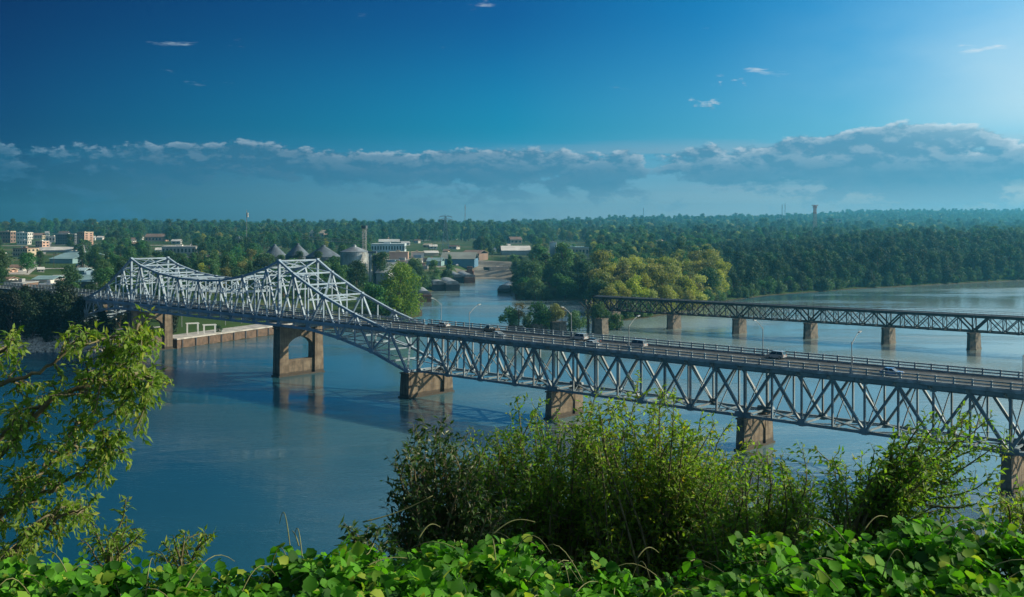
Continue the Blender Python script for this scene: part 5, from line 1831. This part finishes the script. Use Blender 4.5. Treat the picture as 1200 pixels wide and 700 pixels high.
def fg_tree(label, fork_px, Z, tips, leaf_m, seed, leaf=.075, name='broadleaf_tree', cat='tree', twig=.34, step=.055, zj=.9, lift=.15, t0=.25, droop=.35, dens=1.0, r0=.035, trunk_px=None, mains=None):
    rng = np.random.default_rng(seed)
    if name == 'leafy_bush': r0 = .024
    fork = np.array(at_d(fork_px[0], fork_px[1], Z))
    gx_, gy_ = (fork[0] + rng.normal() * .2, fork[1] + .3) if trunk_px is None else at_d(trunk_px, 700, Z)[:2]
    gz_ = hz1(gx_, gy_) - .2
    root = empty(name, (gx_, gy_, gz_))
    tag(root, label, cat)
    off = np.array([gx_, gy_, gz_])
    tb = MB()
    tr = curve_pts(off, fork, rng, 8, 0, .04)
    tb.tube([Vector(p - off) for p in tr], list(np.linspace(r0 * 2.0, r0 * 1.2, 8)), 8)
    LP, LR = [], []
    nodes = []
    for mn in mains or []:
        zz0 = Z + rng.uniform(-zj, zj) * .6
        w3 = [np.array(at_d(x, y, Z + (zz0 - Z) * i / (len(mn) - 1))) for i, (x, y) in enumerate(mn)]
        fine = []
        for i in range(len(w3) - 1):
            for q in range(5): fine.append(w3[i] + (w3[i + 1] - w3[i]) * q / 5 + rng.normal(size=3) * .012)
        fine.append(w3[-1])
        tb.tube([Vector(q - off) for q in [fork] + fine], list(np.linspace(r0 * .8, .006, len(fine) + 1)), 6)
        nodes += fine[2:]
    nodes = np.array(nodes)
    for tip in tips:
        zz_ = Z + (rng.uniform(-zj, zj) if len(tip) < 3 else tip[2])
        b = np.array(at_d(tip[0], tip[1], zz_))
        src = fork
        if name == 'leafy_bush':
            src = fork + np.array([(b[0] - fork[0]) * rng.uniform(.3, .72), (b[1] - fork[1]) * .6, -.25])
            src[2] = min(src[2], b[2] - .25)
            tb.tube([Vector((0, 0, 0)), Vector((src - off) * np.array([.6, .6, .45])), Vector(src - off)], [r0 * .7, r0 * .5, min(r0, .012 + np.linalg.norm(b - src) * .009)], 5, cap=False)
        if mains:
            dd = np.linalg.norm((nodes - b) * np.array([1, .45, 1]), axis=1) + np.where(nodes[:, 0] > b[0] + .05, .5, 0)
            src = nodes[np.argmin(dd)]
        p = curve_pts(src, b, rng, 11, lift, .06)
        L = np.linalg.norm(b - src)
        rr_ = min(r0, .012 + L * .009)
        tb.tube([Vector(q - off) for q in p], list(np.linspace(rr_, .003, len(p))), 5, cap=False)
        seg = np.concatenate([[0], np.cumsum(np.linalg.norm(np.diff(p, axis=0), axis=1))])
        s = max(seg[-1] * t0, seg[-1] - 1.5)
        while s < seg[-1]:
            q = np.array([np.interp(s, seg, p[:, i]) for i in range(3)])
            q2 = np.array([np.interp(min(s + .08, seg[-1] + .0), seg, p[:, i]) for i in range(3)])
            ax = q2 - q
            if np.linalg.norm(ax) < 1e-6: ax = p[-1] - p[-2]
            ax /= np.linalg.norm(ax)
            rem = (seg[-1] - s)
            dr = rng.normal(size=3); dr -= ax * dr.dot(ax); dr /= np.linalg.norm(dr)
            dr = dr * .85 + ax * .75 + np.array([0, 0, .18]); dr /= np.linalg.norm(dr)
            tl_ = twig * rng.uniform(.45, 1.15) * (.45 + .55 * min(1, rem / .5))
            nl = max(3, int(tl_ / .033 * dens))
            for j in range(nl):
                u_ = (j + .6) / nl
                c = q + dr * tl_ * u_ + np.array([0, 0, -droop * .35 * tl_ * u_ * u_])
                LP.append(c); LR.append(dr)
            e = q + dr * tl_ + np.array([0, 0, -droop * .35 * tl_])
            tb.tube([Vector(q - off), Vector((q + e) / 2 - off), Vector(e - off)], [.004, .003, .0015], 3, cap=False)
            s += step * rng.uniform(.6, 1.4)
        # leader leaves
        for j in range(7):
            LP.append(p[-1] - ax * j * .03); LR.append(ax)
    LP, LR = np.array(LP), np.array(LR)
    n = len(LP)
    side = rng.normal(size=(n, 3))
    x = LR * .55 + side / np.linalg.norm(side, axis=1, keepdims=True) * .8
    x[:, 2] -= droop
    x /= np.linalg.norm(x, axis=1, keepdims=True)
    z = rng.normal(size=(n, 3)) * .6 + np.array([0.6, -.35, .7])
    z -= x * (x * z).sum(1, keepdims=True); z /= np.linalg.norm(z, axis=1, keepdims=True)
    rot = np.stack([x, np.cross(z, x), z], -1) * (leaf * rng.uniform(.6, 1.2, n))[:, None, None]
    v, ff, sz = scatter_mesh('crown', LANCE_V, LANCE_F, None, rot, LP - off)
    tb.build('trunk', M['bark_thin'], root, True)
    link('crown', np_mesh('crown', v, ff, sz, leaf_m), root)
    return n


def fill_tips(sil, n, ybot, seed, top_bias=1.6):
    """random limb ends under a silhouette line given as photo points"""
    rng = np.random.default_rng(seed)
    xs = [p[0] for p in sil]; ys = [p[1] for p in sil]
    out = [(x, y) for x, y in sil]
    for i in range(n):
        x = rng.uniform(xs[0], xs[-1]); yt = np.interp(x, xs, ys) + 6
        out.append((x, yt + (ybot - yt) * rng.random() ** top_bias))
    return out


nl = 0
sil = [(456, 612), (462, 580), (470, 545), (478, 515), (487, 503), (499, 516), (512, 507), (524, 510), (538, 512), (550, 522), (560, 540), (575, 548), (596, 560)]
nl += fg_tree('dark leafy bush, leftmost of the big bushes over the river', (520, 668), 12.6, fill_tips(sil, 95, 655, 1, 1.1), M['leaf_dark'], 21, .085, twig=.34, step=.056, dens=1.0, name='leafy_bush', cat='bush')
sil = [(545, 560), (560, 530), (574, 512), (590, 508), (602, 492), (610, 478), (617, 464), (627, 482), (645, 500), (660, 508), (676, 500), (690, 478), (704, 480)]
nl += fg_tree('broad green bush in front of the middle bridge pier', (640, 690), 13.6, fill_tips(sil, 130, 660, 2, 1.15), M['leaf_mid'], 22, .075, twig=.36, step=.056, dens=1.05, name='leafy_bush', cat='bush')
sil = [(684, 490), (700, 474), (712, 462), (723, 452), (733, 470), (748, 474), (760, 484), (774, 480), (786, 470), (790, 456), (797, 490), (812, 505), (822, 496), (827, 480), (832, 520), (842, 522), (857, 494), (858, 540)]
nl += fg_tree('yellow green bush with long upright sprigs right of the middle', (760, 690), 13.0, fill_tips(sil, 135, 650, 3, 1.1), M['leaf_gold'], 23, .075, twig=.34, step=.056, dens=1.05, name='leafy_bush', cat='bush')
sil = [(800, 580), (820, 556), (838, 548), (857, 537), (868, 548), (880, 530), (893, 540), (903, 527), (920, 543), (931, 548), (943, 530), (955, 560)]
nl += fg_tree('green bush in front of the brown pier on the right', (878, 690), 12.2, fill_tips(sil, 85, 645, 4, 1.1), M['leaf_mid'], 24, .078, twig=.34, step=.058, dens=1.0, name='leafy_bush', cat='bush')
tips = [(1067, 483), (1080, 500), (1093, 481), (1106, 487), (1120, 487), (1135, 498), (1150, 503), (1170, 510), (1183, 513), (1062, 505), (1050, 520), (1040, 532), (1075, 528), (1090, 520), (1100, 532), (1085, 545), (1060, 545), (1110, 520), (1125, 515),
        (1010, 530), (1027, 521), (1015, 548), (963, 522), (968, 540), (980, 543), (990, 560), (975, 575), (960, 560), (950, 590), (1000, 585), (1020, 590), (1035, 570), (1050, 590), (1075, 570), (1100, 575), (1120, 570), (1130, 590), (1110, 600), (1085, 600), (1060, 612), (1030, 615), (1000, 612), (970, 610), (1140, 545), (1160, 543), (1150, 560), (1095, 555), (1070, 555), (1045, 555), (1120, 545)]
nl += fg_tree('branchy tree with sparse spreading limbs before the right end of the bridge', (1000, 668), 12.0, tips + fill_tips([(1030, 540), (1070, 520), (1110, 530)], 16, 560, 5, 1.0), M['leaf_mid'], 25, .085, twig=.30, step=.058, dens=1.0, zj=.7, r0=.04, t0=.35, name='broadleaf_tree')
tips = [(1193, 557), (1180, 565), (1170, 575), (1205, 565), (1188, 585), (1165, 590), (1215, 580), (1200, 600), (1150, 600), (1175, 605), (1140, 612), (1225, 600)]
nl += fg_tree('small leafy tree cut by the right edge', (1200, 650), 11.0, tips, M['leaf_gold'], 26, .08, twig=.26, step=.06, name='broadleaf_tree')
sil = [(560, 580), (590, 560), (620, 556), (650, 552), (690, 560), (720, 552), (750, 566), (780, 560), (810, 580)]
nl += fg_tree('low dense bush filling the foot of the bushes in the middle', (690, 700), 14.6, fill_tips(sil, 75, 668, 6, 1.0), M['leaf_mid'], 31, .08, twig=.36, step=.058, dens=1.0, name='leafy_bush', cat='bush')
sil = [(780, 600), (810, 590), (840, 585), (880, 580), (920, 590), (960, 598), (1000, 600), (1040, 596), (1080, 604)]
nl += fg_tree('low dense bush behind the vines right of the middle', (930, 700), 13.4, fill_tips(sil, 75, 650, 7, 1.0), M['leaf_mid'], 32, .08, twig=.36, step=.058, dens=1.0, name='leafy_bush', cat='bush')
tips = [(12, 400), (20, 428), (4, 415), (85, 384), (104, 387), (110, 395), (80, 402), (92, 412), (97, 426), (118, 420), (132, 428), (140, 440), (128, 446), (163, 398), (172, 408), (150, 404), (135, 410), (188, 442), (178, 452), (165, 430), (155, 440), (122, 458), (108, 455), (40, 455), (60, 448), (72, 442), (30, 470), (10, 490), (50, 500), (90, 490), (108, 484), (70, 520), (85, 508), (148, 467), (150, 488), (140, 480), (130, 510), (143, 528), (100, 540), (120, 525), (115, 560), (130, 535), (20, 530), (10, 560), (40, 570), (60, 600), (90, 585), (105, 600), (85, 610), (30, 620), (10, 610), (70, 630), (45, 640), (5, 640), (25, 500), (0, 520), (35, 545), (60, 550), (75, 570), (20, 585), (-10, 470), (-15, 560), (55, 470), (20, 600)]
tips += [(x + random.uniform(-14, 14), y + random.uniform(4, 26)) for x, y in tips if y > 452]
tips += [(x + random.uniform(-12, 12), y + random.uniform(-4, 16)) for x, y in tips[::2] if y <= 452]
nl += fg_tree('light green tree reaching in from the left edge over the water', (-95, 640), 10.6, tips, M['leaf_left'], 27, .088, twig=.29, step=.044, zj=.8, droop=.6, t0=.15, r0=.035, trunk_px=-190, lift=.1, mains=[[(-60, 650), (10, 597), (40, 562), (75, 530), (120, 492), (146, 476)], [(-60, 560), (0, 512), (30, 490), (60, 467), (110, 450), (150, 436), (180, 446)], [(-60, 490), (10, 446), (55, 432), (85, 405), (100, 390)], [(60, 467), (110, 446), (140, 417), (165, 402)], [(-60, 690), (20, 642), (70, 606), (105, 594)], [(-50, 450), (0, 412), (18, 400)], [(10, 597), (60, 575), (100, 548), (132, 530)]])
tips = [(148, 586), (150, 606), (160, 616), (166, 626), (130, 622), (104, 606), (112, 625), (140, 636), (125, 640), (95, 640), (155, 640)]
nl += fg_tree('small upright sprig tree between the left tree and the vines', (128, 668), 9.4, tips, M['leaf_left'], 28, .07, twig=.17, step=.045, zj=.4, r0=.014, name='sapling')
tips = [(252, 624), (243, 633), (228, 622), (214, 623), (203, 628), (190, 637), (216, 642), (235, 645), (180, 648), (200, 650)]
nl += fg_tree('low rounded sapling crown just above the vines', (214, 676), 9.4, tips, M['leaf_left'], 29, .07, twig=.16, step=.045, zj=.4, r0=.014, name='sapling')
tips = [(402, 612), (414, 618), (428, 616), (443, 622), (452, 634), (405, 630), (432, 632), (466, 640), (420, 640)]
nl += fg_tree('dark small sapling at the foot of the dark leafy bush', (432, 668), 9.8, tips, M['leaf_dark'], 30, .10, twig=.2, step=.06, zj=.4, r0=.014, name='sapling')
print('foreground leaves', nl)

# ------------------------------------------------------------------ climbing vines covering the edge of the bluff
VTOP = [(-80, 652), (0, 650), (60, 650), (90, 643), (130, 655), (180, 650), (220, 652), (262, 664), (300, 657), (330, 640), (352, 628), (398, 625), (440, 638), (480, 640), (520, 634), (560, 627), (580, 630), (605, 645), (640, 645), (665, 655), (700, 655), (748, 650), (776, 656), (800, 664), (830, 655), (865, 620), (900, 611), (930, 622), (960, 627), (1000, 628), (1040, 618), (1073, 607), (1100, 603), (1150, 604), (1200, 598), (1290, 590)]
VX, VY = [p[0] for p in VTOP], [p[1] for p in VTOP]


def vine_point(px, w):
    """w = 1 along the top edge, 0 at the foot of the picture"""
    yt = np.interp(px, VX, VY)
    Z = 4.5 + 2.0 * w
    py = 760 + (yt + 9 - 760) * w
    z = CH - (py - YH) * Z / F
    x = (px - 600) * Z / F
    z = z + .055 * np.sin(x * 5.1 + Z * 3) * np.sin(Z * 6 + x * 2.2) + .03 * np.sin(x * 13 + 1)
    return np.stack([x, Z + 0 * px, z], -1)


LV, LF = [], []
prof = [(0.0, .05), (.10, .34), (.30, .50), (.48, .40), (.62, .42), (.84, .17), (1.0, 0.0)]
for i, (t, w_) in enumerate(prof[:-1]):
    arch_ = -.18 * (t - .3) ** 2
    LV += [(t - (.07 if i == 0 else 0), w_, .10 * w_ / .5 + arch_), (t, 0, arch_ - .02), (t - (.07 if i == 0 else 0), -w_, .10 * w_ / .5 + arch_)]
LV.append((1.0, 0, -.14))
for i in range(len(prof) - 2):
    a = i * 3
    LF += [(a, a + 1, a + 4, a + 3), (a + 1, a + 2, a + 5, a + 4)]
e = (len(prof) - 2) * 3
LF += [(e, e + 1, e + 3), (e + 1, e + 2, e + 3)]
LF = [tuple(reversed(f)) for f in LF]
NG = 11500
px = RNG.uniform(-70, 1270, NG); w_ = RNG.random(NG) ** .75 * 1.02
C = vine_point(px, w_)
hol = np.sin(C[:, 0] * 4.3 + 2 * np.sin(C[:, 1] * 5.0)) * np.cos(C[:, 1] * 7.1 + C[:, 0] * 2.0)
depth = np.abs(RNG.normal(size=NG)) * .09 + np.clip(hol + .05, 0, 1) * .30
lift_ = np.where(RNG.random(NG) < .12, RNG.uniform(0, .08, NG), 0)
C[:, 2] += lift_ - depth
C[:, 1] += RNG.normal(size=NG) * .05
pos, rot = [], []
stems = []
for i in range(NG):
    az_ = RNG.uniform(0, 2 * math.pi)
    nrm = np.array([RNG.normal() * .75 + .3, RNG.normal() * .7 - .35, 1.0]); nrm /= np.linalg.norm(nrm)
    h0 = np.array([math.cos(az_), math.sin(az_), 0]); h0 -= nrm * h0.dot(nrm); h0 /= np.linalg.norm(h0)
    s_ = .026 + .062 * RNG.random() ** 1.3
    if w_[i] > .9: s_ *= .85
    for da_ in (0, 1.75, -1.75):
        ca, sa = math.cos(da_), math.sin(da_)
        xx = h0 * ca + np.cross(nrm, h0) * sa
        nn = nrm + RNG.normal(size=3) * .22; nn -= xx * nn.dot(xx); nn /= np.linalg.norm(nn)
        pos.append(C[i] + xx * s_ * .12 + (h0 * s_ * .25 if da_ == 0 else 0)); 
        rot.append(np.stack([xx, np.cross(nn, xx), nn], -1) * s_ * RNG.uniform(.85, 1.1))
    if i % 3 == 0:
        stems.append((C[i], C[i] - nrm * RNG.uniform(.1, .2) + RNG.normal(size=3) * .05))
v, ff, sz = scatter_mesh('vine', LV, LF, None, np.array(rot), np.array(pos))
st = MB()
for a, b in stems:
    st.tube([Vector(a), Vector((a + b) / 2 + RNG.normal(size=3) * .012), Vector(b)], [.0022, .0028, .0035], 4, cap=False)
for k in range(46):      # runners looping over the top
    p0 = RNG.uniform(-20, 1220); q = vine_point(np.array([p0]), np.array([RNG.uniform(.55, 1.0)]))[0]
    L = RNG.uniform(.15, .5); a_ = RNG.uniform(0, 6.28); up = RNG.uniform(.03, .14)
    pts = [Vector(q + np.array([math.cos(a_) * L * t, math.sin(a_) * L * t, -.06 + up * math.sin(t * 2.6) * 1.6])) for t in np.linspace(0, 1, 9)]
    st.tube(pts, list(np.linspace(.0042, .0016, 9)), 5)
for (xa, ya, xb, yb, hh) in ((575, 628, 627, 612, .05), (490, 632, 516, 618, .05), (425, 612, 507, 581, -.02), (746, 655, 772, 648, .05), (1012, 622, 1040, 606, .04), (350, 640, 342, 622, .02)):
    a, b = at_d(xa, ya, 6.4), at_d(xb, yb, 6.5)
    pts = [a.lerp(b, t) + Vector((0, 0, hh * math.sin(t * math.pi))) for t in np.linspace(0, 1, 12)]
    st.tube(pts, list(np.linspace(.005, .002, 12)), 5)
n0 = len(v)
V = np.vstack([v, np.array(st.v)])
FFl = np.concatenate([ff, np.array([i for f in st.f for i in f]) + n0])
SZ = np.concatenate([sz, np.array([len(f) for f in st.f])])
MI = np.concatenate([np.zeros(len(sz), int), np.ones(len(st.f), int)])
o = link('climbing_vines', np_mesh('climbing_vines', V, FFl, SZ, [M['vine'], M['vine_stem']], MI, True))
tag(o, 'thick mat of bright green climbing vines along the foot of the view', 'vines', kind='stuff')

# ------------------------------------------------------------------ air
HAZE = 1.45e-4
hm = bpy.data.materials.new('haze_air')
hm.use_nodes = True
ht = NT(hm.node_tree)
hm.node_tree.nodes.clear()
pv = ht.n('ShaderNodeVolumePrincipled')
pv.inputs['Color'].default_value = (0.13, 0.58, 0.88, 1)
pv.inputs['Density'].default_value = HAZE
pv.inputs['Anisotropy'].default_value = 0.5
ho = ht.n('ShaderNodeOutputMaterial')
ht.t.links.new(pv.outputs[0], ho.inputs['Volume'])
mb = MB(); mb.box((-12500, -60, -4), (12500, 7600, 175))
o = mb.build('haze', hm)
tag(o, 'thin evening haze over the river and the far hills', 'haze', kind='stuff')
